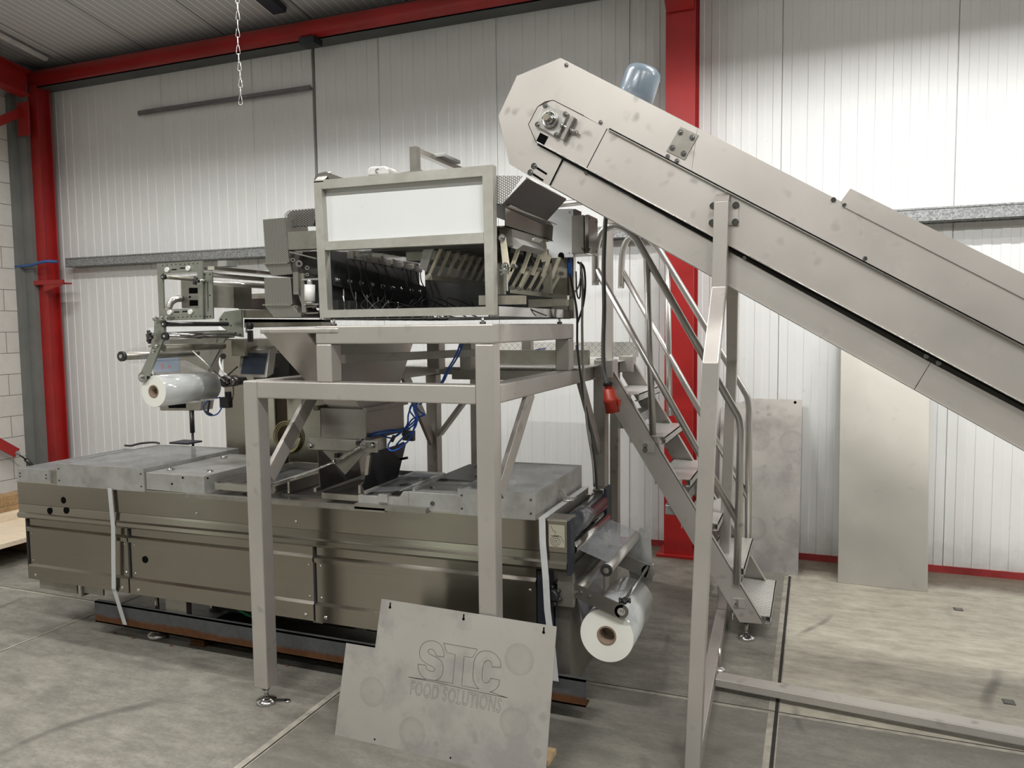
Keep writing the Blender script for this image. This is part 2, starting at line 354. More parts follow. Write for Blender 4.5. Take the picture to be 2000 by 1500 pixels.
def ceil_mat():
    M, N, L, P = newmat('roof_liner'); v = coords(N, L); s = N.new('ShaderNodeSeparateXYZ'); L.new(v, s.inputs[0])
    u = math_(N, L, 'FRACT', math_(N, L, 'DIVIDE', s.outputs[0], .085)); g = math_(N, L, 'LESS_THAN', u, .14)
    u2 = math_(N, L, 'FRACT', math_(N, L, 'DIVIDE', math_(N, L, 'ADD', s.outputs[0], .37), 1.0)); g2 = math_(N, L, 'LESS_THAN', u2, .012)
    c = mixc(N, L, noise(N, L, v, 1.5, 4), (.54, .54, .55), (.62, .62, .625)); c = mixc(N, L, g, c, (.88, .88, .88)); c = mixc(N, L, g2, c, (.06, .06, .06))
    L.new(c, P.inputs['Base Color']); P.inputs['Roughness'].default_value = .6; return M
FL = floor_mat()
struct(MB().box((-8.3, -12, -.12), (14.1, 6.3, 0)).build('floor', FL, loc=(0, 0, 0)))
JW = simple('joint_edge_mortar', (.30, .28, .235), .8, 0, .25, 20, bmp=.3); JD = simple('joint_gap', (.02, .018, .015), .9, 0, .3, 30)
for i, (x, w, gap) in enumerate(((-4.25, .028, .006), (-2.175, .045, .007), (-.145, .05, .016))):
    struct(box('trim_%d' % (10+i*2), (x-w/2, -3, -.01), (x+w/2, 5.74, .0012), JW)); struct(box('trim_%d' % (11+i*2), (x+w/2-gap-.006, -3, -.01), (x+w/2-.006, 5.74, .0022), JD))
struct(box('trim_16', (-8, 3.645, -.01), (3, 3.672, .0009), JW)); struct(box('trim_17', (-8, 3.668, -.01), (3, 3.674, .0016), JD))
# back wall: ribbed liner panels, 1.15 m wide, real profile
def ribbed(x0, x1, Y, z0, z1, name, k0=0):
    pts = []; x = x0; pitch = .1125
    k = k0
    while x+.12 < x1:
        pts += [(x, 0), (x+.050, 0), (x+.0545, -.004), (x+.108, -.004), (x+.1125, 0)]
        if k % 10 == 9: pts += [(x+.1125, .014), (x+.118, .014), (x+.118, -.002), (x+.129, -.002)]; x += .017
        x += pitch; k += 1
    mb = MB(); n = len(pts)
    vs_ = [(a, Y+b, z0) for a, b in pts] + [(a, Y+b, z1) for a, b in pts]
    mb.add(vs_, [(i, i+1, n+i+1, n+i) for i in range(n-1)])
    mb.box((x0, Y+.02, z0), (x, Y+.1, z1))
    return struct(mb.build(name, WALLM, loc=(0, 0, 0)))
WY = 6.2
ribbed(-8.492, -4.30, WY, .05, 5.0, 'wall_back_left')
ribbed(-4.357, 14.0, WY, .05, 6.0, 'wall_back_right', 4)
struct(box('wall_back_core', (-8.3, WY+.11, 0), (14.1, WY+.2, 6.3), DARKHOLE))
struct(box('trim_1', (-8.0, WY-.012, .0), (14, WY+.1, .05), simple('red_kerb_flashing', (.30, .03, .03), .6, 0, .25, 8)))
struct(box('wall_left', (-8.25, -12, 0), (-8.0, 6.3, 6.6), block_mat()))
WG, N_, L_, P_ = newmat('added_glow_sheet'); P_.inputs['Emission Color'].default_value = (.90, 1, .84, 1); P_.inputs['Emission Strength'].default_value = 1.7
struct(box('added_glow_panel_1', (-8.0, -2.35, .6), (-7.98, -1.75, 3.6), WG)); struct(box('added_glow_panel_2', (-8.0, -11.6, .3), (-7.98, -8.6, 3.6), WG))  # unseen glowing panels, added so the brushed steel has something bright to reflect
struct(box('trim_20', (-8.0, -2.45, .5), (-7.96, -2.35, 3.7), GREY)); struct(box('trim_21', (-8.0, -1.75, .5), (-7.96, -1.65, 3.7), GREY))
PLAIN = wall_mat('plain_wall', (.22, .22, .21), (.26, .26, .25))
struct(box('wall_right', (14, -12, 0), (14.2, 6.3, 8.5), PLAIN)); struct(box('wall_front', (-8.3, -12.1, 0), (14.2, -11.9, 8.5), PLAIN))
def cz(Y): return 4.64 + (WY-Y)*.16
mb = MB(); mb.hexa([(-8.3, -12.1, cz(-12.1)), (14.2, -12.1, cz(-12.1)), (14.2, 6.4, cz(6.4)), (-8.3, 6.4, cz(6.4)), (-8.3, -12.1, cz(-12.1)+.1), (14.2, -12.1, cz(-12.1)+.1), (14.2, 6.4, cz(6.4)+.1), (-8.3, 6.4, cz(6.4)+.1)])
struct(mb.build('ceiling', ceil_mat(), loc=(0, 0, 0)))
# grey corner trims
struct(box('trim_2', (-8.0, 5.84, 0), (-7.93, 6.02, 4.3), GREY)); struct(box('trim_3', (-8.0, 5.9, 0), (-7.8, 6.19, 4.6), GREY))
# dark eaves gutter and its angle
g = MB(); g.box((-7.9, 6.0, 4.385), (7.4, 6.19, 4.40)); g.box((-7.9, 6.0, 4.385), (13.9, 6.01, 4.46)); g.box((-7.9, 6.12, 4.40), (7.4, 6.19, 4.62))
tag(g.build('eaves_angle', DGREY), 'dark grey steel eaves angle running along the top of the ribbed wall', 'eaves angle')
# steel frame
def ibeam(mb, p0, p1, up, h, w, tf=.012, tw=.009):
    p0, p1 = V(p0), V(p1); u = V(up).normalized(); d = (p1-p0).normalized(); u = (u-d*u.dot(d)).normalized()
    mb.beam(p0+u*(h/2-tf/2), p1+u*(h/2-tf/2), w, tf, u); mb.beam(p0-u*(h/2-tf/2), p1-u*(h/2-tf/2), w, tf, u); mb.beam(p0, p1, tw, h-2*tf, u); return mb
t = thing('steel_column', (-.96, 6.05, 0), 'red painted steel column against the ribbed wall behind the staircase', 'column')
ibeam(MB(), (-.96, 6.06, .012), (-.96, 6.06, 4.62), Y1, .24, .215, .02).build('column_shaft', RED, t)
MB().box((-1.12, 5.9, 0), (-.80, 6.19, .02)).build('base_plate', RED, t)
hb = MB(); hb.prism([(-.967, 5.94, 4.2), (-.967, 5.2, 4.75), (-.967, 5.94, 4.65)], (.012, 0, 0)); ibeam(hb, (-.96, 5.93, 4.12), (-.96, 5.15, 4.62), Z1, .04, .2).build('haunch', RED, t)
t = thing('steel_column', (-7.66, 6.05, 0), 'red painted steel column in the left corner of the room', 'column')
ibeam(MB(), (-7.74, 6.03, 0), (-7.74, 6.03, 4.5), Y1, .16, .125, .012, .010).build('column_shaft', RED, t)
MB().box((-7.62, 5.9, 2.30), (-7.36, 6.0, 2.315)).build('girt_cleat', RED, t); 
q = MB(); q.prism([(-7.66, 5.9, 2.30), (-7.36, 5.9, 2.30), (-7.66, 5.9, 2.22)], (0, .012, 0)); q.box((-7.8, 5.895, 2.30), (-7.36, 5.91, 2.345)); q.build('girt_gusset', RED, t)
MB().box((-7.86, 5.86, 3.86), (-7.70, 5.88, 4.2)).build('brace_gusset', RED, t)
tb = MB().tube([(-7.75, 5.98, 4.465), (7.3, 5.98, 4.465)], .076, 20)
tag(tb.build('eaves_tie_tube', RED), 'long round red steel tube under the eaves, running along the ribbed wall', 'beam')
r = MB(); ibeam(r, (-7.75, 5.9, cz(5.9)-.30), (-7.75, -6.8, cz(-6.8)-.30), Z1, .26, .15)
tag(r.build('rafter_beam', RED), 'red steel rafter climbing along the top of the blockwork wall', 'beam')
r = MB(); ibeam(r, (-.96, 5.85, cz(5.85)-.16), (-.96, -6.8, cz(-6.8)-.16), Z1, .30, .17)
tag(r.build('rafter_beam', RED), 'red steel rafter running overhead from the column behind the staircase', 'beam')
p = MB(); p.beam((-7.50, 5.95, cz(5.95)-.05), (-7.50, -6.5, cz(-6.5)-.05), .05, .03)
tag(p.build('roof_purlin', simple('pale_purlin', (.75, .75, .74), .6)), 'pale narrow strip under the roof beside the red corner rafter', 'purlin')
p = MB(); p.beam((-4.5, 5.9, cz(5.9)-.05), (-4.5, -6.5, cz(-6.5)-.05), .14, .05)
tag(p.build('roof_purlin', simple('navy_purlin', (.03, .035, .05), .6)), 'dark navy strip crossing under the roof above the black wall gap', 'purlin')
c = MB(); c.box((-4.33, 5.93, 4.33), (-4.17, 6.06, 4.392)); tag(c.build('eaves_cleat', NAVY), 'small dark bracket under the red eaves tube by the black wall gap', 'bracket')
b = MB(); pa, pb = aX(-60, 262, -7.80), aX(52, 214, -7.80); b.beam(pa, pb, .02, .085)
tag(b.build('brace_bar', RED), 'flat red brace bar bolted high on the corner column', 'brace')
t = thing('turnbuckle_brace', aX(30, 895, -7.85), 'red flat brace with turnbuckle low on the blockwork wall', 'brace')
pa, pb, pc, pd = aX(-60, 834, -7.85), aX(33, 885, -7.85), aX(50, 897, -7.85), aX(68, 916, -7.85)
MB().beam(pa, pb, .02, .10).build('brace_bar', RED, t); MB().tube([pb, pc], .008).build('rod', DKM, t); MB().tube([pc, pd], .022, 8, ).build('turnbuckle', DKM, t)
MB().tube([pd, aX(110, 905, -7.85)+V((.0, .1, -.02))], .008).build('tail_rod', DKM, t); MB().bolt(pb+V((.012, 0, 0)), X1, .018, .015).build('bolt', ALU, t)
# girts (z rails) along the wall
def girt(x0, x1, lab):
    g = MB(); y0, y1, z0, z1 = 6.06, 6.18, 2.49, 2.575
    g.box((x0, y0, z0), (x1, y0+.004, z1)); g.box((x0, y0, z1-.004), (x1, y1, z1)); g.box((x0, y0-.0, z0), (x1, y0+.055, z0+.004)); g.box((x0, y0, z1), (x1, y0+.004, z1+.012))
    g.box((x0, y1-.004, z1-.09), (x1, y1, z1)); return tag(g.build('wall_girt', GALV), lab, 'wall rail')
girt(-7.52, -1.09, 'galvanised steel wall rail left of the red column, passing behind the machines'); girt(-.83, 7.3, 'galvanised steel wall rail right of the red column, partly behind the conveyor')
w = MB(); a, b_ = aY(272, 222, 6.17), aY(608, 172, 6.17)
w.beam(a, b_, .02, .05, Y1); w.beam(a+V((0, -.012, .018)), b_+V((0, -.012, .018)), .012, .014, Y1); w.beam(a+V((0, -.012, -.018)), b_+V((0, -.012, -.018)), .012, .014, Y1)
tag(w.build('empty_channel', simple('grey_channel', (.17, .16, .17), .5)), 'thin grey empty channel fixed high on the left ribbed wall', 'channel')
# hanging chain: links of its own
ch = thing('hanging_chain', (-3.02, 3.6, 3.08), 'galvanised chain hanging from the roof with its loose end in the air', 'chain')
top = aY(463, -40, 3.6); bot = aY(470, 206, 3.6); nl = 26
lk = None
for i in range(nl+30):
    z = bot.z + .03 + i*.046; f_ = i/26
    if z > cz(3.6): break
    x = bot.x + (.004*math.sin(i*.7))
    if lk is None:
        mb = MB(); pts = arc((0, 0, .020), X1, Z1, .0052, 0, math.pi, 5) + arc((0, 0, -.016), X1, Z1, .0105, math.pi, 2*math.pi, 5); pts.append(pts[0])
        mb.tube(pts, .0015, 5); lk = mb.build('chain_link', simple('zinc_chain', (.55, .55, .53), .3, .8), ch); lk.location = (0, 0, 0)
        for v_ in lk.data.vertices: v_.co += V(ch.location)
    o = lk if i == 0 else lk.copy()
    if i: C.objects.link(o)
    o.parent = ch; o.location = V((x, 3.6, z)) - V(ch.location); o.rotation_euler = (0, 0, (i % 2)*math.pi/2+.5)
# air hose on the rail at the left
h = MB(); h.tube(smooth_path([aY(-30, 519, 5.85), aY(20, 521, 5.85), aY(60, 518, 5.85), aY(85, 511, 5.85), aY(112, 511, 5.95)]), .016, 8)
tag(h.build('air_hose', simple('dusty_blue_hose', (.03, .09, .26), .4)), 'blue air hose draped over the rail at the left red column', 'hose')
# strip lamps
LM = simple('lamp_housing', (.6, .6, .6), .5)
LE, N_, L_, P_ = newmat('lamp_diffuser'); P_.inputs['Emission Color'].default_value = (1, .97, .92, 1); P_.inputs['Emission Strength'].default_value = 9
for i, (x, y, z, p) in enumerate(LAMPS):
    row = 'front row, roughly above the camera' if -1 < y < 1 else ('rear row, nearest the ribbed wall' if y > 1 else 'rearmost row behind the camera')
    mates = sorted(q[0] for q in LAMPS if (q[1] < -1) == (y < -1) and (q[1] > 1) == (y > 1)); rk = ['leftmost', 'second from the left', 'third from the left', 'fourth from the left', 'rightmost'][mates.index(x) if x != mates[-1] else 4]
    t = thing('strip_lamp', (x, y, z), 'white strip lamp, %s of the %s' % (rk, row), 'lamp', 'strip lamps under the roof')
    q = MB(); q.box((x-.75, y-.14, z+.0), (x+.75, y+.14, z+.06)); dl = .10 if y > 2 else .06; q.box((x-.75, y-.14, z-dl), (x+.75, y-.13, z)); q.box((x-.75, y+.13, z-dl), (x+.75, y+.14, z)); q.build('lamp_housing', LM, t)
    MB().box((x-.73, y-.035, z-.024), (x+.73, y+.035, z-.0)).build('diffuser', LE, t)
    for sx in (-.6, .6): MB().tube([(x+sx, y, z+.06), (x+sx, y, cz(y)-.01)], .004, 6).build('hanger', DKM, t)
# ================================================================ forming machine
def tz(x): return .0105*(x+2.8)          # the machine stands very slightly out of level
MX0, MX1, MY0, MY1 = -4.47, -1.0, 3.2, 4.02
mach = thing('packing_machine', (-2.8, 3.6, 0), 'long low stainless steel tray forming machine standing behind the steel platform legs', 'machine')
def hx(mb, x0, x1, y0, y1, z0a, z0b, z1a, z1b):
    return mb.hexa([(x0, y0, z0a), (x1, y0, z0b), (x1, y1, z0b), (x0, y1, z0a), (x0, y0, z1a), (x1, y0, z1b), (x1, y1, z1b), (x0, y1, z1a)])
# upper side panel: folded profile, left z / right z per fold line
def folded(name, x0, x1, prof, mat, y_in, par=mach):
    mb = MB(); n = len(prof)
    a = [V((x0, y, zl)) for y, zl, zr in prof]; b = [V((x1, y, zr)) for y, zl, zr in prof]
    a.append(V((x0, y_in, prof[-1][1]))); a.insert(0, V((x0, y_in, prof[0][1]))); b.append(V((x1, y_in, prof[-1][2]))); b.insert(0, V((x1, y_in, prof[0][2])))
    n += 2; mb.add(a+b, [tuple(range(n)), tuple(range(n, 2*n))[::-1]]+[(i, n+i, n+(i+1) % n, (i+1) % n) for i in range(n)])
    return mb.build(name, mat, par)
def lerp_z(zl, zr, x): return zl+(zr-zl)*(x-MX0)/(MX1-MX0)
def fz(y, zl, zr, x0, x1): return (y, lerp_z(zl, zr, x0), lerp_z(zl, zr, x1))
UP = [(3.2, .900, .942), (3.2, .768, .800), (3.204, .764, .796), (3.2, .716, .762), (3.188, .708, .752), (3.186, .690, .730), (3.196, .680, .716)]
folded('upper_panel', MX0, MX1, [fz(*q, MX0, MX1) for q in UP], BR, 3.26)
MID = [(3.215, .680, .716), (3.215, .634, .668), (3.2, .622, .654), (3.2, .60, .632)]
LOW = [(3.212, .60, .632), (3.212, .400, .42), (3.198, .388, .408), (3.198, .309, .318)]
xs = [-4.42, -3.60, -2.345, -1.145]
for i in range(3):
    x0, x1 = xs[i]+.006, xs[i+1]-.006
    o = folded('lower_panel', x0, x1, [fz(*q, x0, x1) for q in MID+LOW], BR, 3.3)
    sc = MB()
    for px in (x0+.03, x1-.03):
        for z in (.585, .42): sc.lathe((px, 3.213, lerp_z(z, z+.025, px)), -Y1, [(0, .008), (.003, .007), (.005, .002)], 10)
    for px in (x0+.06, x1-.05): sc.lathe((px, 3.199, lerp_z(.335, .345, px)), -Y1, [(0, .012), (.004, .010), (.007, .003)], 12)
    sc.build('panel_screws', CHR, mach)
    MB().box((x0-.012, 3.205, lerp_z(.31, .32, x0)), (x0-.001, 3.3, lerp_z(.675, .71, x0))).build('joint_seal', BLK, mach)
MB().box((xs[3]-.004, 3.22, .33), (xs[3]+.05, 3.30, .70)).build('corner_post', NAVY, mach)
# body core and deck
mb = MB(); hx(mb, MX0+.01, -1.125, 3.262, 3.96, .66, .70, .898, .938)
hx(mb, -4.40, -1.10, 3.31, 3.93, .33, .335, .665, .705); mb.build('body', STD, mach)
mb = MB(); hx(mb, MX0, -1.20, 3.96, MY1, .3, .3, .900, .942); mb.build('rear_panel', BR, mach)
mb = MB(); hx(mb, MX0, MX1+.002, 3.195, 3.3, .899, .940, .905, .947); mb.build('deck_edge', BRL, mach)
# left end holes, openings
for px, py in ((124, 977), (97, 998), (129, 997), (283, 1093)):
    y = 3.2 if py < 1010 else 3.21; p = aY(px, py, y); MB().cyl(p+V((0, -.0015, 0)), p+V((0, .01, 0)), .020, 20).build('cable_hole', DARKHOLE, mach)
for px, py in ((578, 1019), (384, 1003)):
    p = aY(px, py, 3.2); MB().lathe(p, -Y1, [(0, .009), (.004, .007), (.006, .002)], 12).build('rivet', CHR, mach)
# under-frame, feet, gearbox and dark internals
for x in (-4.36, -3.66, -2.4, -1.2): MB().box((x-.03, 3.3, .26), (x+.03, 3.92, .33)).build('underframe_beam', STD, mach)
for a, b in (((-4.36, 3.225, .245), (-4.05, 3.235, .32)), ((-4.02, 3.225, .235), (-4.01, 3.28, .31)), ((-4.01, 3.235, .255), (-3.85, 3.245, .305)), ((-3.40, 3.26, .2), (-3.25, 3.3, .32))): MB().box(a, b).build('underframe_bracket', STD, mach)
mb = MB(); mb.box((-3.2, 3.4, .20), (-2.9, 3.8, .33)); mb.cyl((-2.8, 3.5, .24), (-2.3, 3.5, .24), .07); mb.box((-2.2, 3.45, .19), (-1.5, 3.85, .33)); mb.build('drive_motor', DKM, mach)
MB().tube(smooth_path([(-3.25, 3.35, .3), (-3.0, 3.33, .27), (-2.85, 3.34, .22), (-2.75, 3.4, .24)]), .008, 6).build('earth_cable', simple('green_cable', (.02, .22, .09), .4), mach)
for x, y in ((-3.57, 3.36), (-1.19, 3.86), (-3.57, 3.86), (-1.25, 3.36)):
    f = MB(); f.cyl((x, y, .03), (x, y, .27), .012); f.cyl((x, y, .14), (x, y, .155), .02, 6); f.build('levelling_stem', CHR if y < 3.5 else BLK, mach)
    MB().lathe((x, y, .0), Z1, [(0, .055), (.008, .06), (.022, .058), (.032, .03), (.036, .014)]).build('foot_pad', TUBE, mach)
# covers on the deck ------------------------------------------------------
def rim_cover(name, x0, x1, y0, y1, z0, z1, pane, mat=ALU, t=.006):
    """open metal rim with a clear lid pane"""
    a, b = tz(x0), tz(x1); mb = MB()
    hx(mb, x0, x1, y0, y0+t, z0+a, z0+b, z1+a, z1+b); hx(mb, x0, x1, y1-t, y1, z0+a, z0+b, z1+a, z1+b)
    hx(mb, x0, x0+t, y0+t, y1-t, z0+a, z0+a, z1+a, z1+a); hx(mb, x1-t, x1, y0+t, y1-t, z0+b, z0+b, z1+b, z1+b)
    g = mb.build(name, mat, mach)
    mb = MB(); hx(mb, x0+t*.5, x1-t*.5, y0+t*.5, y1-t*.5, z1+a-.008, z1+b-.008, z1+a-.003, z1+b-.003); mb.build('lid_pane', pane, g)
    sc = MB()
    for x in (x0+.02, x1-.02):
        for z in (z0+.03, z1-.03): sc.cyl((x, y0-.003, z+tz(x)), (x, y0, z+tz(x)), .005, 8)
    sc.build('cover_screw', DKM, g); return g
g = rim_cover('inlet_cover', -4.46, -4.20, 3.2, 3.98, .92, 1.0, CLEAR)
mb = MB(); hx(mb, -4.2, -4.13, 3.215, 3.98, .92+tz(-4.2), .92+tz(-4.2), .995+tz(-4.2), .995+tz(-4.2)); mb.build('inlet_block', STD, mach)
rim_cover('heating_cover', -4.12, -3.445, 3.19, 3.95, .915, 1.045, CLEAR)
mb = MB(); hx(mb, -3.44, -3.03, 3.2, 3.86, .92, .92, 1.022+tz(-3.4), 1.022+tz(-3.0)); g = mb.build('forming_station', ALU, mach, .003)
for x, y in ((-3.36, 3.3), (-3.1, 3.32), (-3.36, 3.72), (-3.12, 3.74)): MB().lathe((x, y, 1.018), Z1, [(0, .022), (.006, .02), (.010, .012)], 14).build('cap_nut', CHR, g)
for px, py in ((336, 945), (357, 933), (406, 934)): p = aY(px, py, 3.199); MB().cyl(p, p+V((0, -.002, 0)), .006, 8).build('screw_hole', DARKHOLE, g)
# front shelf rail and guide frames
mb = MB(); hx(mb, -3.13, -1.9, 3.165, 3.2, .905, .918, .925, .938); mb.build('deck_lip', STD, mach)
mb = MB(); hx(mb, -2.07, -1.68, 3.165, 3.2, .925, .93, .95, .955); mb.build('deck_lip', STD, mach)
def frame4(name, x0, x1, y0, y1, z, w, h, mat):
    mb = MB(); mb.beam((x0, y0, z), (x1, y0, z), w, h); mb.beam((x0, y1, z), (x1, y1, z), w, h); mb.beam((x0, y0, z), (x0, y1, z), w, h); mb.beam((x1, y0, z), (x1, y1, z), w, h)
    return mb.build(name, mat, mach)
frame4('guide_frame', -2.98, -2.62, 3.24, 3.9, .965, .03, .035, BRL); frame4('guide_frame', -2.30, -1.95, 3.24, 3.9, .96, .02, .03, BRL)
mb = MB(); mb.box((-2.98, 3.25, .94), (-2.62, 3.9, .944)); mb.build('forming_tray', SMOKE, mach)
# recessed filling bed
mb = MB(); hx(mb, -2.62, -1.95, 3.3, 3.9, .925, .93, .935, .94); mb.build('filling_bed', DKM, mach)
mb = MB(); mb.beam((-2.56, 3.3, .97), (-2.56, 3.9, .97), .012, .06); mb.beam((-2.1, 3.26, .985), (-2.28, 3.88, .985), .012, .07); mb.build('side_guide', BRL, mach)
# right raised hinged cover with clear top, sealing station, big outlet cover
mb = MB(); mb.prism([(-2.07, 3.2, .945), (-1.79, 3.2, .948), (-1.79, 3.2, 1.02), (-1.82, 3.2, 1.02), (-1.84, 3.2, .99), (-2.07, 3.2, .985)], (0, .03, 0)); mb.box((-1.95, 3.19, .96), (-1.9, 3.235, 1.0)); mb.build('hinged_cover_frame', ALU, mach, .002)
SM = [aZ(712, 962, 1.0), aZ(808, 956, 1.03), aZ(868, 927, 1.06), aZ(811, 923, 1.06)]
mb = MB(); mb.prism(SM, (0, 0, .006)); mb.build('hinged_clear_lid', SMOKE, mach)
mb = MB()
for a, b in ((0, 3), (3, 2), (2, 1)): mb.beam(SM[a], SM[b], .014, .014)
mb.build('lid_rim', ALU, mach)
mb = MB(); hx(mb, -1.79, -1.525, 3.2, 3.93, .93, .93, 1.012+tz(-1.8), 1.012+tz(-1.5)); g = mb.build('sealing_station', ALU, mach, .003)
mb = MB(); mb.box((-1.79, 3.48, 1.022), (-1.53, 3.9, 1.034)); mb.build('station_lid', DKM, g)
for x, y in ((-1.72, 3.3), (-1.6, 3.6), (-1.72, 3.85)): MB().lathe((x, y, 1.018 if y < 3.5 else 1.034), Z1, [(0, .02), (.006, .018), (.012, .010)], 14).build('cap_nut', CHR, g)
p = aY(845, 983, 3.2); MB().ring(p+V((0, -.006, 0)), p, .010, .005, 16).build('port', DKM, g)
rim_cover('outlet_cover', -1.525, -1.145, 3.19, 3.93, .92, 1.042, CLEAR)
# label plate with the film threading drawing on the right end
p = MB(); a, b = aY(1072, 1024, 3.199), aY(1103, 1070, 3.199); p.box((a.x, 3.1985, b.z), (b.x, 3.2, a.z)); pl = p.build('threading_label', simple('faded_label', (.40, .38, .30), .5, .3), mach)
mb = MB()
for cx, cy, r in ((1085, 1057, .022), (1085, 1057, .014), (1085, 1057, .005)):
    c0 = aY(cx, cy, 3.1975); mb.tube(arc(c0, X1, Z1, r, 0, 2*math.pi, 24), .0008, 4)
mb.tube([aY(x, y, 3.1975) for x, y in ((1076, 1026), (1080, 1036), (1086, 1040), (1082, 1046), (1092, 1046))], .0008, 4)
mb.tube([aY(x, y, 3.1975) for x, y in ((1076, 1046), (1096, 1048), (1101, 1060))], .0008, 4); mb.build('drawing', DKM, pl)
# right end: dark edge, film intake rollers, bracket block
mb = MB(); mb.box((-1.0, 3.196, .70), (-.983, 3.26, .945)); mb.build('end_seal', NAVY, mach)
mb = MB(); mb.box((-1.125, 3.2, .943), (-.99, 3.30, .950)); mb.box((-1.14, 3.30, .90), (-1.10, 3.9, .948)); mb.build('end_cover', STD, mach)
mb = MB(); mb.cyl((-1.045, 3.27, .868), (-1.045, 3.90, .868), .052, 28); mb.build('intake_roller', simple('film_wrapped_roller', (.045, .05, .058), .16, 0, .3, 9, coat=.6), mach)
mb = MB(); mb.cyl((-1.0, 3.28, .795), (-1.0, 3.90, .795), .022); mb.build('guide_roller', CHR, mach)
mb = MB(); mb.prism([aY(x, y, 3.9) for x, y in ((1130, 1012), (1147, 1013), (1168, 1052), (1180, 1085), (1130, 1085))], (0, .012, 0)); mb.build('intake_side_plate', STD, mach)
b0, b1, b2, b3 = aY(1138, 964, 3.9), aY(1155, 1004, 3.9), aY(1155, 954, 3.93), aY(1179, 997, 3.93)
mb = MB(); mb.box((b0.x-.03, 3.9, b1.z), (b1.x, 4.02, b0.z)); mb.box((b1.x, 3.93, b3.z), (b3.x, 4.02, b2.z)); mb.box((b0.x, 3.94, .66), (b3.x, 4.02, b1.z-.03)); mb.build('bearing_block', BRL, mach, .004)
b4, b5 = aY(1179, 953, 3.93), aY(1186, 1040, 3.93); MB().box((b4.x, 3.93, b5.z), (b5.x, 4.03, b4.z)).build('bearing_cover', NAVY, mach, .004)
p = aY(1165, 977, 3.93); MB().ring(p+V((0, -.004, 0)), p, .016, .007, 18).build('port', CHR, mach)
mb = MB(); mb.box((-1.25, 3.95, .45), (-1.11, 4.02, .80)); mb.build('drive_box', DKM, mach)
# cradle carrying the film reel
cr = MB(); A, B = aY(1103, 1144, 3.27), aY(1214, 1194, 3.27)
cr.beam(A, B, .008, .062, Z1); cr.cyl(B+V((0, -.004, 0)), B+V((0, .004, 0)), .031, 20); cr.build('reel_arm', simple('dark_stainless_arm', (.20, .19, .175), .35, .8), mach)
A2, B2 = V((A.x, 3.86, A.z)), V((B.x, 3.86, B.z)); cr = MB(); cr.beam(A2, B2, .008, .07, Z1); cr.cyl(B2+V((0, -.004, 0)), B2+V((0, .004, 0)), .035, 20); cr.build('reel_arm', STD, mach)
for k in (.05, .22, .30, .45): p = A.lerp(B, k); MB().bolt(p+V((0, -.004, -.004 if k < .3 else .006)), -Y1, .006, .006).build('arm_bolt', CHR, mach)
MB().bolt(B+V((0, -.004, 0)), -Y1, .012, .008).build('arm_bolt', CHR, mach)
MB().tube([B+V((0, .004, .028)), B2+V((0, -.004, .028))], .008, 10).build('reel_brake_rod', CHR, mach)
def star_knob(p, ax, r, par, mat=BLK):
    mb = MB(); mb.lathe(p, ax, [(0, r*.4), (r*.5, r*.4), (r*.5, r*.9), (r*1.1, r*.9), (r*1.2, r*.6)], 14)
    ax = V(ax).normalized(); a = ax.orthogonal(); b = ax.cross(a)
    for k in range(6):
        q = V(p)+ax*(r*.5)+(a*math.cos(k*math.pi/3)+b*math.sin(k*math.pi/3))*r*.85; mb.cyl(q, q+ax*r*.6, r*.3, 8)
    return mb.build('star_knob', mat, par)
star_knob(B+V((.01, .02, .028)), (0, 0, 1), .02, mach); star_knob(aY(1088, 1160, 3.26), (-.4, -1, 0), .032, mach)
MB().box((-1.06, 3.24, .54), (-.985, 3.27, .70)).build('cradle_bracket', STD, mach, .002); MB().cyl(aY(1089, 1158, 3.27), aY(1100, 1144, 3.27), .009).build('pivot', CHR, mach)
MB().cyl((-.97, 3.27, .615), (-.97, 3.9, .615), .024).build('guide_roller', STD, mach)
mb = MB(); mb.box((-1.09, 3.3, .12), (-1.02, 3.9, .62)); mb.build('end_panel', STD, mach)
# outboard roller and its arms
R0, R1 = aY(1185, 1113, 3.30), aY(1185, 1113, 3.30); R1 = V((R0.x, 3.90, R0.z))
MB().cyl(R0, R1, .0255, 26).build('outboard_roller', TUBE, mach); MB().ring(R0+V((0, -.012, 0)), R0, .027, .014, 26).build('roller_end_cap', BLK, mach); MB().cyl(R0+V((0, -.014, 0)), R0, .013).build('roller_shaft', CHR, mach)
mb = MB(); mb.prism([R1+V((.02, .005, .04)), R1+V((.075, .005, .04)), R1+V((.09, .005, -.24)), R1+V((-.02, .005, -.30)), R1+V((-.05, .005, -.1))], (0, .008, 0)); mb.build('roller_side_plate', ALU, mach)
mb = MB(); mb.beam((-1.0, 3.92, .62), (R1.x+.04, 3.92, R1.z-.1), .008, .05, Z1); mb.build('roller_strut', STD, mach)
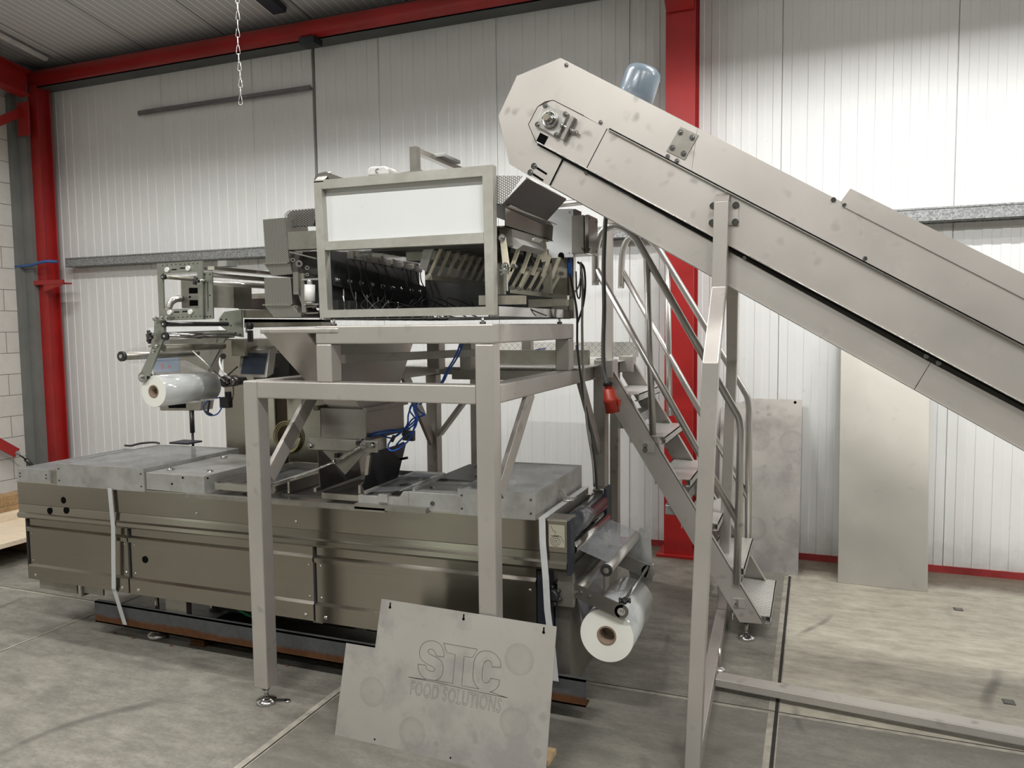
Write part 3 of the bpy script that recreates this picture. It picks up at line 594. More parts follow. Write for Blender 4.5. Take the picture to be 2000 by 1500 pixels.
# ---------------- film reel
RC = aY(1185, 1241, 3.30); RR = .123
roll = thing('film_reel', (RC.x, 3.5, RC.z-RR), 'large reel of clear plastic film hanging at the right end of the machine', 'film roll', 'reels of clear film')
del roll['group']
MB().ring((RC.x, 3.30, RC.z), (RC.x, 3.76, RC.z), RR, .045, 56).build('film_winding', ROLL, roll)
mb = MB(); mb.ring((RC.x, 3.2985, RC.z), (RC.x, 3.3002, RC.z), RR-.001, .044, 56); mb.build('reel_end_face', ROLLEND, roll)
MB().ring((RC.x, 3.296, RC.z), (RC.x, 3.765, RC.z), .0445, .037, 36).build('cardboard_core', CARD, roll)
MB().cyl((RC.x, 3.38, RC.z), (RC.x, 3.40, RC.z), .036, 24).build('core_plug', STG, roll)
mb = MB(); web = [(-1.0, .79), (R0.x, R0.z+.027)]
mb.prism([(-1.0, 3.32, .79), (R0.x, 3.32, R0.z+.027), (R0.x, 3.9, R0.z+.027), (-1.0, 3.9, .79)], (0, 0, .001)); mb.prism([(R0.x, 3.32, R0.z-.026), (R0.x, 3.9, R0.z-.026), (-1.02, 3.9, .60), (-1.02, 3.32, .60)], (0, 0, .001))
mb.prism([(-1.0, 3.32, .62), (-1.0, 3.74, .62), (RC.x-RR*.93, 3.74, RC.z-.03), (RC.x-RR*.93, 3.32, RC.z-.03)], (.001, 0, 0)); mb.build('film_web', FILM, roll)
# ---------------- steel beams underneath, straps
for y, lab in ((3.24, 'long rusty steel channel lying along the front underside of the packing machine'), (3.80, 'rusty steel channel under the rear side of the packing machine')):
    mb = MB(); x0, x1 = -3.93, -.93
    if y > 3.5: mb.box((-3.6, y, .085), (-1.25, y+.008, .2)); mb.box((-3.6, y, .085), (-1.25, y+.08, .093))
    else: mb.box((x0, y, .088), (x1, y+.008, .212)); mb.box((x0, y, .088), (x1, y+.06, .096)); mb.box((x0, y, .204), (x1, y+.03, .212))
    tag(mb.build('steel_channel', RUST), lab, 'steel beam')
for x, lab in ((-3.25, 'short dark steel skid bar under the left part of the machine'), (-1.5, 'short dark steel skid bar under the right part of the machine')):
    mb = MB(); mb.box((x-.05, 3.33, 0), (x+.05, 3.98, .083)); tag(mb.build('skid_bar', RUST), lab, 'steel bar')
def strap(pts, w, lab, side=X1):
    mb = MB(); pts = [V(p) for p in pts]; s_ = V(side)*w/2
    for a, b in zip(pts, pts[1:]):
        n = (b-a).cross(V(side)).normalized()*.0012; mb.hexa([a-s_-n, a+s_-n, b+s_-n, b-s_-n, a-s_+n, a+s_+n, b+s_+n, b-s_+n])
    return tag(mb.build('packing_strap', STRAP), lab, 'strap')
Ys = 3.182
strap([aY(214, 953, Ys), aY(221, 1030, Ys), aY(222, 1150, Ys), aY(224, 1155, 3.19), aY(244, 1220, 3.225)], .030, 'white packing strap hanging down the left part of the machine front')
s1, s2, s3 = V((-1.11, 3.90, .952)), V((-1.11, Ys, .952)), aY(1069, 1190, 3.19)
sp = strap([s1, s2, aY(1060, 1060, Ys), aY(1066, 1130, Ys), s3, aY(1078, 1260, 3.2), aY(1085, 1330, 3.21)], .030, 'white packing strap with wing buckle over the right end of the machine')
b = MB(); q = aZ(1110, 977, .955); b.lathe(q, Z1, [(0, .03), (.006, .03), (.008, .012), (.02, .010)], 16); b.prism([q+V((-.03, 0, .012)), q+V((-.005, 0, .012)), q+V((-.03, .0, .055)), q+V((-.04, 0, .05))], (0, .006, 0)); b.prism([q+V((.005, 0, .012)), q+V((.04, 0, .01)), q+V((.045, 0, .02))], (0, .006, 0)); b.build('wing_buckle', TUBE, sp)
# ================================================================ platform stand
plat = thing('platform_stand', (-1.84, 3.5, 0), 'tall welded square-tube steel stand straddling the packing machine', 'stand')
PX0, PX1, PY0, PY1 = -2.478, -1.212, 2.885, 4.78; S = .08; BV = .006
def tubebox(name, a, b, par=plat, mat=ST): return box(name, a, b, mat, par, BV)
def leg(x, y, z0, z1): return tubebox('leg', (x, y, z0), (x+S, y+S, z1))
leg(PX0, PY0, .085, 1.562); leg(PX1-S, PY0, .085, 1.73); leg(PX0, PY1-S, .085, 1.48); leg(PX1-S, PY1-S, .085, 1.48)
def flat_foot(x, y, par, z=.085, flap=False, s=1):
    MB().cyl((x, y, .025), (x, y, z+.004), .011*s).build('levelling_stem', CHR, par); MB().cyl((x, y, z-.018), (x, y, z-.004), .019*s, 6).build('stem_nut', DKM, par)
    f = MB(); f.lathe((x, y, 0), Z1, [(0, .046*s), (.006, .05*s), (.016, .048*s), (.024, .022*s), (.03, .013*s)], 28)
    if flap: f.beam((x+.03, y+.02, .004), (x+.085, y+.04, .004), .03, .008); f.lathe((x+.09, y+.042, 0), Z1, [(0, .016), (.008, .014)], 16)
    f.build('foot_pad', CHR, par)
for x, y in ((PX0, PY0), (PX1-S, PY0), (PX0, PY1-S), (PX1-S, PY1-S)): flat_foot(x+S/2, y+S/2, plat, flap=(x == PX0 and y == PY0))
Z0, Z2 = 1.482, 1.562
tubebox('lower_beam', (PX0+S, PY0, Z0), (PX1-S, PY0+S, Z2)); tubebox('lower_beam', (PX1-S, PY0+S, Z0), (PX1, PY1, Z2)); tubebox('lower_beam', (PX0, PY0+S, Z0), (PX0+S, PY1, Z2)); tubebox('lower_beam', (PX0+S, PY1-S, Z0), (PX1-S, PY1, Z2))
UY1 = 4.02; U0, U2 = 1.732, 1.812
tubebox('upper_beam', (-2.066, PY0, U0), (PX1, PY0+S, U2)); tubebox('upper_beam', (PX1-S, PY0+S, U0), (PX1, UY1, U2)); tubebox('upper_beam', (-2.066, PY0+S, U0), (-2.066+S, UY1, U2)); tubebox('upper_beam', (-2.066+S, UY1-S, U0), (PX1-S, UY1, U2))
for x, y in ((-2.066, PY0), (-2.066, UY1-S), (PX1-S, UY1-S)): tubebox('upright', (x, y, Z2), (x+S, y+S, U0))
# flange lip over the chute at the left of the top beam
tubebox('chute_flange', aY(507, 652, 2.88), aY(661, 640, 2.884)+V((0, .16, 0)))
def brace(p0, p1, w=.024):
    mb = MB(); mb.beam(p0, p1, w, .078, Y1); return mb.build('diagonal_brace', ST, plat, .003)
mb = MB(); mb.prism([(PX0+S, 2.9, 1.04), (PX0+S, 2.9, 1.15), (-2.06, 2.9, 1.482), (-2.17, 2.9, 1.482)][::-1], (0, .06, 0)); 
brace((PX0+.067, PY0+S, 1.10), (PX0+.067, PY0+S+.40, 1.50)); brace((PX1-.014, PY0+S, 1.10), (PX1-.014, PY0+.48, 1.50)); brace((PX1-.045, PY1-S, 1.02), (PX1-.045, PY1-.5, 1.50)); brace((PX0+.045, PY1-S, 1.02), (PX0+.045, PY1-.45, 1.50))
brace((PX0+S, PY1-.04, 1.06), (PX0+S+.36, PY1-.04, 1.50))
# walkway deck at the back with raised kick plates
deck = MB(); deck.box((PX0+.1, 4.02, 1.565), (PX1+.04, PY1+.35, 1.571)); deck.build('checker_deck', CHECK, plat)
mb = MB(); mb.box((-1.95, 4.3, 1.575), (PX1+.0, 4.34, 1.66)); mb.build('kick_rail', STG, plat)
mb = MB(); mb.box((-2.3, PY1+.30, 1.59), (PX1+.12, PY1+.33, 1.69)); mb.build('kick_plate', CHECK, plat)
tubebox('deck_support', (-1.95, 4.02, 1.50), (PX1-S, 4.06, 1.56))
mb = MB(); mb.beam((-2.0, 3.0, 1.66), (-1.70, 3.95, 1.66), .03, .04); mb.build('chute_rail', STD, plat)
tubebox('inner_post', (-1.84, 3.9, 1.56), (-1.77, 3.97, 1.74)); tubebox('inner_post', (-1.66, 4.4, Z2), (-1.60, 4.46, 1.74))
# outrigger that carries the stairs
tubebox('stair_bracket', (PX1, 4.42, 1.49), (PX1+.115, 4.55, 1.60)); tubebox('stair_bracket', (PX1, 5.05, 1.49), (PX1+.10, 5.13, 1.60)); tubebox('deck_side_beam', (PX1-S, PY1, Z0), (PX1, 5.14, Z2)); tubebox('deck_support_leg', (PX1-.06, 5.04, .0), (PX1+.0, 5.10, Z0)); tubebox('deck_support_leg', (-2.3, 5.04, .0), (-2.24, 5.10, Z2)); tubebox('deck_side_beam', (-2.30, 5.04, Z0), (PX1, 5.10, Z2))
# ================================================================ staircase
st = thing('access_staircase', (-.7, 4.75, 0), 'steel access staircase with tubular handrails leading up to the platform', 'staircase')
def stringer(y0):
    mb = MB(); T = [aY(1165, 700, 4.45), aY(1182, 698, 4.45)]; Bt = [aY(1492, 1217, 4.45), aY(1445, 1214, 4.45), aY(1428, 1185, 4.45)]
    pts = [V((p.x, y0, p.z)) for p in T+Bt]; q_ = aY(1166, 748, 4.45); pts.append(V((q_.x, y0, q_.z)))
    mb.prism(pts, (0, .006, 0)); a, b = pts[1], pts[2]; mb.beam(a+V((0, .02 if y0 < 4.8 else -.014, -.002)), b+V((0, .02 if y0 < 4.8 else -.014, -.002)), .04, .005, (1, 0, .6))
    return mb.build('stringer', ST, st)
SY0, SY1 = 4.44, 5.10
stringer(SY0); stringer(SY1)
treads = [(1252, 752, 1.40), (1300, 838, 1.155), (1340, 918, .915), (1395, 1003, .67), (1438, 1087, .425), (1505, 1192, .165)]
for k, (px, py, z) in enumerate(treads):
    x1 = -.985+k*.1575+.02; x1 = [-.945, -.79, -.645, -.49, -.345, -.20][k]
    mb = MB(); mb.box((x1-.21, SY0+.01, z-.005), (x1, SY1-.0, z)); mb.box((x1-.005, SY0+.01, z-.045), (x1, SY1, z)); mb.box((x1-.03, SY0+.01, z-.045), (x1, SY1, z-.040)); mb.box((x1-.21, SY0+.01, z-.045), (x1-.205, SY1, z))
    mb.build('tread', CHECK, st); MB().box((x1-.17, SY0+.006, z-.05), (x1-.05, SY0+.012, z-.004)).build('tread_bracket', ST, st)
for px, py in ((1254, 864), (1431, 1168)):
    a = aY(px, py, SY0-.006); b = aY(px+25, py+20, SY0); pb = MB().box(a, (b.x, SY0+.0, b.z)).build('rail_clamp_plate', ST, st)
    for dz in (-.018, -.042): MB().bolt((a.x+.018, SY0-.006, a.z+dz), -Y1, .010, .008).build('clamp_bolt', CHR, pb)
for px, py in ((1218, 826), (1312, 994)):
    a = aY(px, py, SY0+.05); MB().box((a.x-.035, SY0+.02, a.z-.03), (a.x+.05, SY1-.02, a.z+.03)).build('cross_tie', ALU, st, .006)
for y in (SY0+.05, SY1-.05): flat_foot(-.335, y, st, .11, s=.95)
def handrail(Y, stub, arcc, slope_a, slope_b, bend, foot, mid, post, name):
    r = .0212
    path = [aY(*q, Y) for q in stub]+[aY(*q, Y) for q in arcc]
    path = smooth_path(path, 5); path += [aY(*slope_b, Y)]+smooth_path([aY(*q, Y) for q in bend], 4)+[aY(*foot, Y)]
    rail = MB().tube(path, r, 14).build(name, TUBE, st)
    MB().tube([aY(*mid[0], Y), aY(*mid[1], Y)], r*.92, 12).build('middle_rail', TUBE, st); MB().tube([aY(*post[0], Y), aY(*post[1], Y)], r*.92, 12).build('rail_post', TUBE, st)
handrail(4.42, [(1163, 557), (1163, 512), (1165, 480)], [(1176, 452), (1198, 442), (1222, 448), (1243, 467)], None, (1425, 784), [(1432, 796), (1443, 816), (1447, 840)], (1439, 1140), ((1165, 527), (1446, 1028)), ((1263, 500), (1275, 850)), 'near_handrail')
handrail(5.12, [(1213, 563), (1214, 520), (1217, 490)], [(1226, 468), (1244, 458), (1266, 464), (1287, 487)], None, (1446, 750), [(1452, 760), (1460, 776), (1463, 800)], (1461, 1080), ((1216, 531), (1461, 972)), ((1303, 510), (1308, 812)), 'far_handrail')
# ================================================================ inclined conveyor
th = math.radians(-4); U = V((math.cos(th), math.sin(th), 0)); NN = V((-U.y, U.x, 0)); O0 = V((-.45, 3.45, 0))
conv = thing('incline_conveyor', (-.2, 3.9, 0), 'large inclined stainless steel conveyor rising from the right to the weigher', 'conveyor')
def cp(x, y, off=0): return aP(x, y, O0+NN*off, NN)
def plate(name, px, off, t, mat=ST, par=conv, bev=0, ext=None):
    pts = [cp(x, y, off) for x, y in px]; mb = MB().prism(pts, NN*t); return mb.build(name, mat, par, bev)
def onl(p, q, x): return (x, p[1]+(q[1]-p[1])*(x-p[0])/(q[0]-p[0]))
TL = ((1095, 113), (2000, 576)); L2 = ((1185, 251), (2000, 677)); L3 = ((1047, 276.5), (2000, 788.5)); LB = ((1072.5, 362.6), (2000, 880))
XE = 3400; XM = 1354
WID = 1.0   # overall width
MAIN = simple('inner_conveyor_steel', (.36, .345, .32), .4, .7)
head = [(1095, 113), (1009.5, 148.4), (973.5, 227), (987, 284), (994.5, 320), (1026, 339.5), (1072.5, 362.6)]
# three side plate bands on the near face, the same outline on the far face
up_poly = [(1095, 113), (1009.5, 148.4), (973.5, 227), (987, 284), (994.5, 320), (1026, 339.5), (1072.5, 362.6), (1098, 311), (1047, 276.5), (1032, 243.5), (1050, 209), (1064, 200), (1080, 195.5), (1140, 226), (1185, 251), onl(*L2, XM-4), onl(*TL, XM+8)]
plate('head_cover', up_poly, -.006, .006)
plate('head_backing', [(1097, 125), (1014, 155), (982, 228), (995, 284), (1000, 318), (1072, 355), (1120, 360), (1400, 420), (1400, 290)], .02, .004, MAIN)
plate('upper_side_plate', [onl(*TL, XM+8.5), onl(*L2, XM-3.5), onl(*L2, XE), onl(*TL, XE)], -.006, .006)
plate('end_side_plate', [(1047, 276.5), (1032, 243.5), (1050, 209), (1080, 195.5), (1185, 251), (1145, 328)], -.016, .008)
plate('middle_side_plate', [(1186.5, 251.5), (1146.5, 329), onl(*L3, XE), onl(*L2, XE)], -.018, .010)
plate('lower_side_plate', [(1099, 312), (1073.5, 362), onl(*LB, 1785), (1817, 708)], .0, .006); plate('lower_side_plate', [(1818, 708.5), onl(*LB, 1786.5), onl(*LB, XE), onl(*L3, XE)], .0, .006)
def flange(l, x0, x1, off, t, h, mat=ST):
    a, b = cp(*onl(*l, x0), off), cp(*onl(*l, x1), off); mb = MB(); mb.prism([a, b, b+NN*t, a+NN*t], (0, 0, h)); return mb.build('flange', mat, conv)
def trim_line(name, l, x0, x1, off, r, mat, dy=0):
    p_, q_ = onl(l[0], l[1], x0), onl(l[0], l[1], x1); MB().tube([cp(p_[0], p_[1]+dy, off), cp(q_[0], q_[1]+dy, off)], r, 6).build(name, mat, conv)
trim_line('edge_highlight', L2, 1187, XE, -.030, .0018, BRL, 1); trim_line('edge_highlight', L3, 1048, XE, -.036, .002, BRL, -.5); trim_line('edge_gap', L2, 1190, XE, -.008, .0026, DARKHOLE, -2.6); trim_line('edge_gap', L3, 1050, XE, -.006, .004, DARKHOLE, 4)  # pale rods along the flange edges stand in for their highlight lines
oc = [cp(x, y, -.0165) for x, y in ((1140, 226), (1080, 195.5), (1064, 199), (1050, 208.5), (1032, 243), (1046.5, 276.5))]; MB().tube(oc, .0016, 5).build('edge_gap', DARKHOLE, conv)
plate('seam_gap', [(1185, 251), (1186.8, 251.6), (1147, 329), (1145, 328)], -.0175, .002, DARKHOLE); plate('seam_gap', [(1097.5, 311), (1099.3, 311.8), (1074, 362.4), (1072.3, 362)], -.0068, .004, DARKHOLE)
flange(L2, 1187, XE, -.034, .03, -.003, BRL); flange(L3, 1048, XE, -.040, .045, -.003, BRL); flange(LB, 1074, XE, -.012, .04, -.003, BRL)
# guard skirt bolted on top at the right
G0 = [(1661, 368), (1643, 392), (1650, 405)]; GU = ((1661, 368), (2000, 534.5)); GL = ((1650, 405), (2000, 583))
plate('top_guard', [G0[0], G0[1], G0[2], onl(*GL, XE), onl(*GU, XE)], -.012, .004)
# body box, belt, far side
bo = [cp(x, y, .03) for x, y in [(1097, 121), (1016, 153), (984, 228), (996, 282), (1004, 316), (1074, 352), onl(*LB, XE-20), onl(*TL, XE-20)]]
def shift(p, z): return p+V((0, 0, z))
mb = MB(); mb.prism([cp(x, y, .10) for x, y in [(1100, 132), (1030, 165), (1000, 228), (1012, 272), (1072, 330), onl(*L3, XE-20), onl(*TL, XE-20)]], NN*(WID-.2)); mb.build('inner_housing', MAIN, conv)
far = [cp(x, y, 0)+NN*WID for x, y in head+[onl(*LB, XE), onl(*TL, XE)]]; MB().prism(far, NN*.006).build('far_side_plate', ST, conv)
top = [cp(*onl(*TL, 1097), 0), cp(*onl(*TL, XE), 0)]; mb = MB(); mb.prism([top[0], top[1], top[1]+NN*WID, top[0]+NN*WID], (0, 0, -.004)); mb.build('top_cover', ST, conv)
hd = [cp(x, y, 0) for x, y in head[:3]]; mb = MB()
for a, b in zip(hd, hd[1:]): mb.prism([a, b, b+NN*WID, a+NN*WID], (.003, 0, -.003))
mb.build('head_wrap', ST, conv)
bl = [cp(*onl(*LB, 1076), .06), cp(*onl(*LB, XE), .06)]; mb = MB(); mb.prism([bl[0], bl[1], bl[1]+NN*(WID-.12), bl[0]+NN*(WID-.12)], (0, 0, .012)); mb.build('bottom_pan', MAIN, conv)
# head drum
dc = cp(1075, 235, 0); MB().cyl(dc+NN*.05, dc+NN*(WID-.05), .10, 32).build('head_drum', DKM, conv)
# bearing block
def cv(px, py, off): return cp(px, py, off)
brg = MB(); sq = [(1062.5, 200), (1110, 221), (1089, 270), (1044.5, 245)]
brg.prism([cp(x, y, -.034) for x, y in sq], NN*.018); hb_ = brg.build('flange_bearing', simple('bearing_casting', (.45, .44, .41), .38, .8, .2, 25), conv, .004)
cB = cp(1075.5, 234.5, -.034); ax = -NN
MB().lathe(cB, ax, [(0, .040), (.022, .037), (.026, .032), (.012, .030), (.012, .024), (.030, .023), (.034, .019)], 32).build('bearing_insert', CHR, hb_)
MB().lathe(cB, ax, [(0, .016), (.052, .016), (.056, .013)], 24).build('drive_shaft', STG, hb_)
for x, y in sq: p = cp(1076.5+(x-1076.5)*.83, 234.5+(y-234.5)*.83, -.034); MB().bolt(p, ax, .0085, .012).build('bearing_bolt', CHR, hb_)
plate('bearing_slot', [(1055, 259), (1047, 276), (1062, 284), (1071, 267)], -.0175, .0012, DARKHOLE)
plate('tension_bar', [(1116, 226), (1122, 229), (1100, 275), (1094, 271)], -.05, .034, STD, bev=.002)
a, b = cp(1096, 244, -.035), cp(1128, 260, -.035); MB().tube([a, b], .006, 10).build('tension_screw', CHR, conv)
for t_ in (.0, .55, .9): p = a.lerp(b, t_); MB().cyl(p, p+(b-a).normalized()*.010, .010, 6).build('tension_nut', CHR, conv)
# slots and slot bolts, joint plates, small bolts
for x, y in ((1043, 325.5), (1036, 338)):
    plate('adjusting_slot', [(x+6, y), (x+26, y+13), (x+24, y+16.5), (x+4, y+4)], -.0068, .001, DARKHOLE); MB().bolt(cp(x, y-1, -.006), ax, .010, .010).build('slot_bolt', CHR, conv)
jp = plate('joint_plate', [(1329, 247), (1364, 264), (1337, 312), (1301.5, 295)], -.011, .005, STD)
for x, y in ((1329, 258.5), (1352, 269), (1313, 289), (1335, 300)): MB().bolt(cp(x, y, -.011), ax, .0085, .010).build('plate_bolt', CHR, jp)
pa = MB()
for x, y in ((1106, 127), (1173, 239), (1304, 305.5), (1322, 314), (1145, 337), (1628, 390), (1650, 400), (1455, 503), (1689, 505), (1809, 696), (1833, 709)):
    pa.bolt(cp(x, y, -.008 if y < 320 or y in (390, 400) else -.004), ax, .0065, .010)
pa.build('small_bolts', CHR, conv)
# drive motor standing out of the top
m0 = cp(1236, 205, .55); m1 = cp(1254, 150, .55); d = (m1-m0).normalized()
MB().lathe(m0-d*.03, d, [(0, .095), (.10, .095), (.18, .094), (.205, .086), (.222, .066), (.226, .03), (.2265, .001)], 36).build('drive_motor', MOTB, conv)
# support frame: near and far jogged legs, cross bar, ground rail
def legpath(pts, name='support_leg', w=.06):
    mb = MB()
    for a, b in zip(pts, pts[1:]): mb.beam(a, b, w, w, Y1)
    return mb.build(name, ST, conv, .004)
lx = .03
def lp(x, y, z): return V((x, y, z))
near = [lp(-.372, 3.40, 2.31), lp(-.379, 3.40, 1.955), lp(-.372, 3.055, 1.645), lp(-.430, 3.05, .0)]
mb = MB(); fr = [(-.403, 3.37), (-.343, 3.43)]
secs = [(-.372, 3.40, 2.315, .03), (-.379, 3.40, 1.955, .03), (-.370, 3.06, 1.655, .03), (-.428, 3.05, 0.004, .03)]
def jog(secs, name):
    mb = MB(); vs_ = []
    for x, y, z, h in secs: vs_ += [(x-h, y-h, z), (x+h, y-h, z), (x+h, y+h, z), (x-h, y+h, z)]
    fs = [(3, 2, 1, 0), tuple(range(len(vs_)-4, len(vs_)))]
    for k in range(len(secs)-1):
        for j in range(4): fs.append((k*4+j, k*4+(j+1) % 4, (k+1)*4+(j+1) % 4, (k+1)*4+j))
    return mb.add(vs_, fs).build(name, ST, conv, .004)
L_near = jog(secs, 'support_leg')
tp = MB(); a, b, c_, d_ = aY(1393, 421, 3.37), aY(1426, 421, 3.37), aY(1432, 395, 3.42), aY(1400, 395, 3.42); tp.prism([(-.402, 3.37, 2.315), (-.342, 3.37, 2.315), (-.342, 3.43, 2.355), (-.402, 3.43, 2.355)], (0, .003, -.003)); tp.build('leg_cap', ST, L_near)
bp = plate('leg_mounting_plate', [(1385, 396), (1441, 396), (1443, 440), (1386, 440)], -.024, .005, ST, bev=.002)
for x, y in ((1393, 402), (1437, 401), (1391, 435), (1436, 434)): MB().bolt(cp(x, y, -.024), ax, .010, .012).build('mounting_bolt', CHR, bp)
jog([(-.41, 4.33, 2.15, .03), (-.417, 4.36, 1.95, .03), (-.45, 4.72, 1.58, .03), (-.495, 4.735, .0, .03)], 'support_leg')
mb = MB(); mb.hexa([(-.458, 3.08, .0), (-.398, 3.08, .0), (-.465, 4.70, .0), (-.525, 4.70, .0), (-.458, 3.08, .08), (-.398, 3.08, .08), (-.465, 4.70, .08), (-.525, 4.70, .08)]); mb.build('foot_crossbar', ST, conv, .004)
ra, rb = aZ(1400, 1318, .07), aZ(2000, 1430, .07); rd = (rb-ra).normalized(); ra = V((ra.x, ra.y, .05)); rb = ra+V((rd.x, rd.y, 0))*4.3
rn = V((-rd.y, rd.x, 0)); mb = MB(); mb.beam(ra, rb, .09, .04); mb.build('ground_rail', ST, conv, .004)
for p_ in (rb,): MB().beam(p_-rn*.8, p_+rn*.8, .06, .08).build('foot_crossbar', ST, conv, .004)
for s_ in (-1, 1): MB().beam(rb+rn*.6*s_-V((.1, 0, 0)), rb+rn*.45*s_+V((-.15, 0, .35)), .06, .06, Y1).build('support_leg', ST, conv)
mb = MB(); q = aZ(1403, 1306, .03); mb.lathe((q.x, q.y+.05, 0), Z1, [(0, .03), (.008, .03), (.02, .012)], 16); mb.cyl((q.x, q.y+.05, .02), (q.x, q.y+.05, .12), .008); mb.build('levelling_foot', TUBE, conv)
# ================================================================ weigher on top of the stand
FY = 2.93
wg = thing('weighing_machine', (-1.7, 3.4, 1.82), 'open-sided stainless weighing machine with a white front panel standing on the stand', 'machine')
def ypoly(name, px, Y, t, mat, par, bev=0):
    return MB().prism([aY(x, y, Y) for x, y in px], (0, t, 0)).build(name, mat, par, bev)
fo = [(612.5, 353), (962, 321.5), (965, 615), (625, 620.7)]; fi = [(628, 369), (942, 343.5), (948.6, 598.7), (640, 605.5)]
for a, b in ((0, 1), (1, 2), (2, 3), (3, 0)): ypoly('frame_bar', [fo[a], fo[b], fi[b], fi[a]], FY, .04, FRM, wg)
ypoly('frame_bar', [(633.4, 472), (944.4, 454), (945, 474.8), (634, 488.7)], FY+.001, .038, FRM, wg)
wx0, wx1 = aY(628, 400, FY).x, aY(943, 400, FY).x; wz0, wz1 = aY(800, 463, FY).z, aY(800, 355, FY).z
box('front_cover_panel', (wx0-.004, FY+.032, wz0), (wx1+.004, FY+.038, wz1+.01), WPNL, wg)
LX0, RX = aY(613, 353, FY).x, aY(964, 330, FY).x; ZT, ZB = aY(790, 338, FY).z, 1.84
YB = 3.98
mb = MB(); mb.box((RX-.04, FY+.04, ZB), (RX, YB, ZB+.045)); mb.build('side_rail', simple('polished_rail', (.5, .48, .46), .12, 1, .05), wg)
mb = MB(); mb.box((RX-.012, YB-.04, ZB), (RX+.03, YB, 2.40)); mb.build('rear_post', BRL, wg)
mb = MB(); mb.box((LX0, FY+.04, ZT-.04), (LX0+.04, YB-.1, ZT)); mb.prism([(LX0, FY-.0, ZT), (LX0+.05, FY, ZT), (LX0+.05, FY+.06, ZT+.05), (LX0, FY+.06, ZT+.05)][:], (0, .0, -.005)); mb.build('top_side_bar', BRL, wg)
ypoly('corner_cap', [(612.5, 353), (617, 340), (635, 335), (668, 347)], FY+.035, .02, BRL, wg)
mb = MB(); mb.box((LX0, FY+.04, ZB), (LX0+.04, YB, ZB+.045)); mb.build('side_rail', STD, wg)
mb = MB(); mb.box((LX0+.02, YB-.05, 1.88), (-1.3, YB-.04, 2.16)); mb.build('rear_plate', DKM, wg)
mb = MB(); mb.box((-1.30, YB-.06, 1.88), (RX+.0, YB-.045, 2.17)); mb.build('rear_plate', STG, wg)
mb = MB(); mb.box((LX0+.04, FY+.0, 1.838), (RX, YB, 1.843)); mb.build('base_plate', DKM, wg)
for px, py, y in ((652, 631, 2.93), (943, 630, 2.93), (1093, 631, None)):
    p = aY(px, py, 2.925) if y else aX(px, py, -1.22); MB().cyl((p.x, p.y, 1.812), (p.x, p.y, 1.842), .006).build('levelling_foot', CHR, wg); MB().cyl((p.x, p.y, 1.812), (p.x, p.y, 1.822), .013).build('levelling_foot', DKM, wg)
# load cell carrier row along the left inside, with rods and bolts
A, B = aY(645, 507, 3.0), V((-2.056, 3.92, 2.03))
mb = MB(); mb.prism([(A.x, 3.0, A.z), (A.x, 3.92, B.z), (A.x, 3.92, B.z-.12), (A.x, 3.0, A.z-.115)], (.006, 0, 0)); lc = mb.build('load_cell_plate', simple('dark_anodised', (.035, .036, .038), .4, .4), wg)
for k in range(9):
    y = 3.04+k*.1
    MB().bolt((A.x+.006, y, A.z-.09-.006*k*.5), X1, .010, .01).build('bolt', CHR, lc)
    MB().cyl((A.x+.02, y+.03, 1.845), (A.x+.02, y+.03, A.z-.13-.01*k), .0045, 8).build('load_rod', CHR, wg)
    MB().box((A.x+.0, y-.03, 1.845), (A.x+.03, y+.015, 1.93)).build('load_cell', DKM, wg)
# bracket strip higher up
A2, B2 = aY(678, 492, 3.05), aX(818, 522, aY(678, 492, 3.05).x)
mb = MB(); mb.prism([A2, B2, B2+V((0, 0, -.028)), A2+V((0, 0, -.03))], (.02, 0, 0)); mb.build('clamp_strip', ALU, wg)
for k in range(6):
    p = A2.lerp(B2, (k+.3)/6.2); MB().box((p.x-.006, p.y-.012, p.z-.02), (p.x+.032, p.y+.012, p.z+.008)).build('clamp_block', STG, wg)
mb = MB(); mb.box((-1.72, 3.1, 2.10), (-1.55, 3.9, 2.14)); mb.build('drive_beam', STD, wg)
for k in range(9): MB().box((-1.85, 3.02+.1*k, 2.14), (-1.3, 3.09+.1*k, 2.20)).build('feeder_drive', DKM, wg)
# black signal cables
rnd = random.Random(3)
for k in range(16):
    y = 3.04+.055*k; p0 = V((A2.x, y, A2.z-.03)); x = A.x+.05+rnd.random()*.05
    pts = [p0, V((x, y+.01, 2.05+rnd.random()*.03)), V((x+rnd.uniform(-.02, .04), y+.03, 1.97)), V((x+rnd.uniform(-.03, .06), y+rnd.uniform(-.04, .08), 1.90)), V((x+rnd.uniform(0, .15), y+rnd.uniform(-.02, .1), 1.845))]
    MB().tube(smooth_path(pts, 4), .0032, 5).build('signal_cable', BLK, wg)
for k in range(12):
    x = -1.95+k*.06; MB().tube(smooth_path([(x, 3.1+k*.03, 1.86), (x+.03, 3.2, 1.90+rnd.random()*.05), (x+.08, 3.3+rnd.random()*.3, 1.87), (x+.1, 3.5, 1.85)], 4), .003, 5).build('signal_cable', BLK, wg)
for k in range(7):
    a = aY(700+k*24, 619, 3.0); MB().tube(smooth_path([a, a+V((.02, .02, -.012)), a+V((.05, .05, -.01)), a+V((.06, .06, .012))], 3), .003, 5).build('signal_cable', BLK, wg)
for k in range(2): MB().tube(smooth_path([(-1.50+.02*k, 3.5, 2.1), (-1.47+.02*k, 3.5, 2.0), (-1.42+.02*k, 3.52, 1.86)], 4), .005, 6).build('air_tube', BLU, wg)
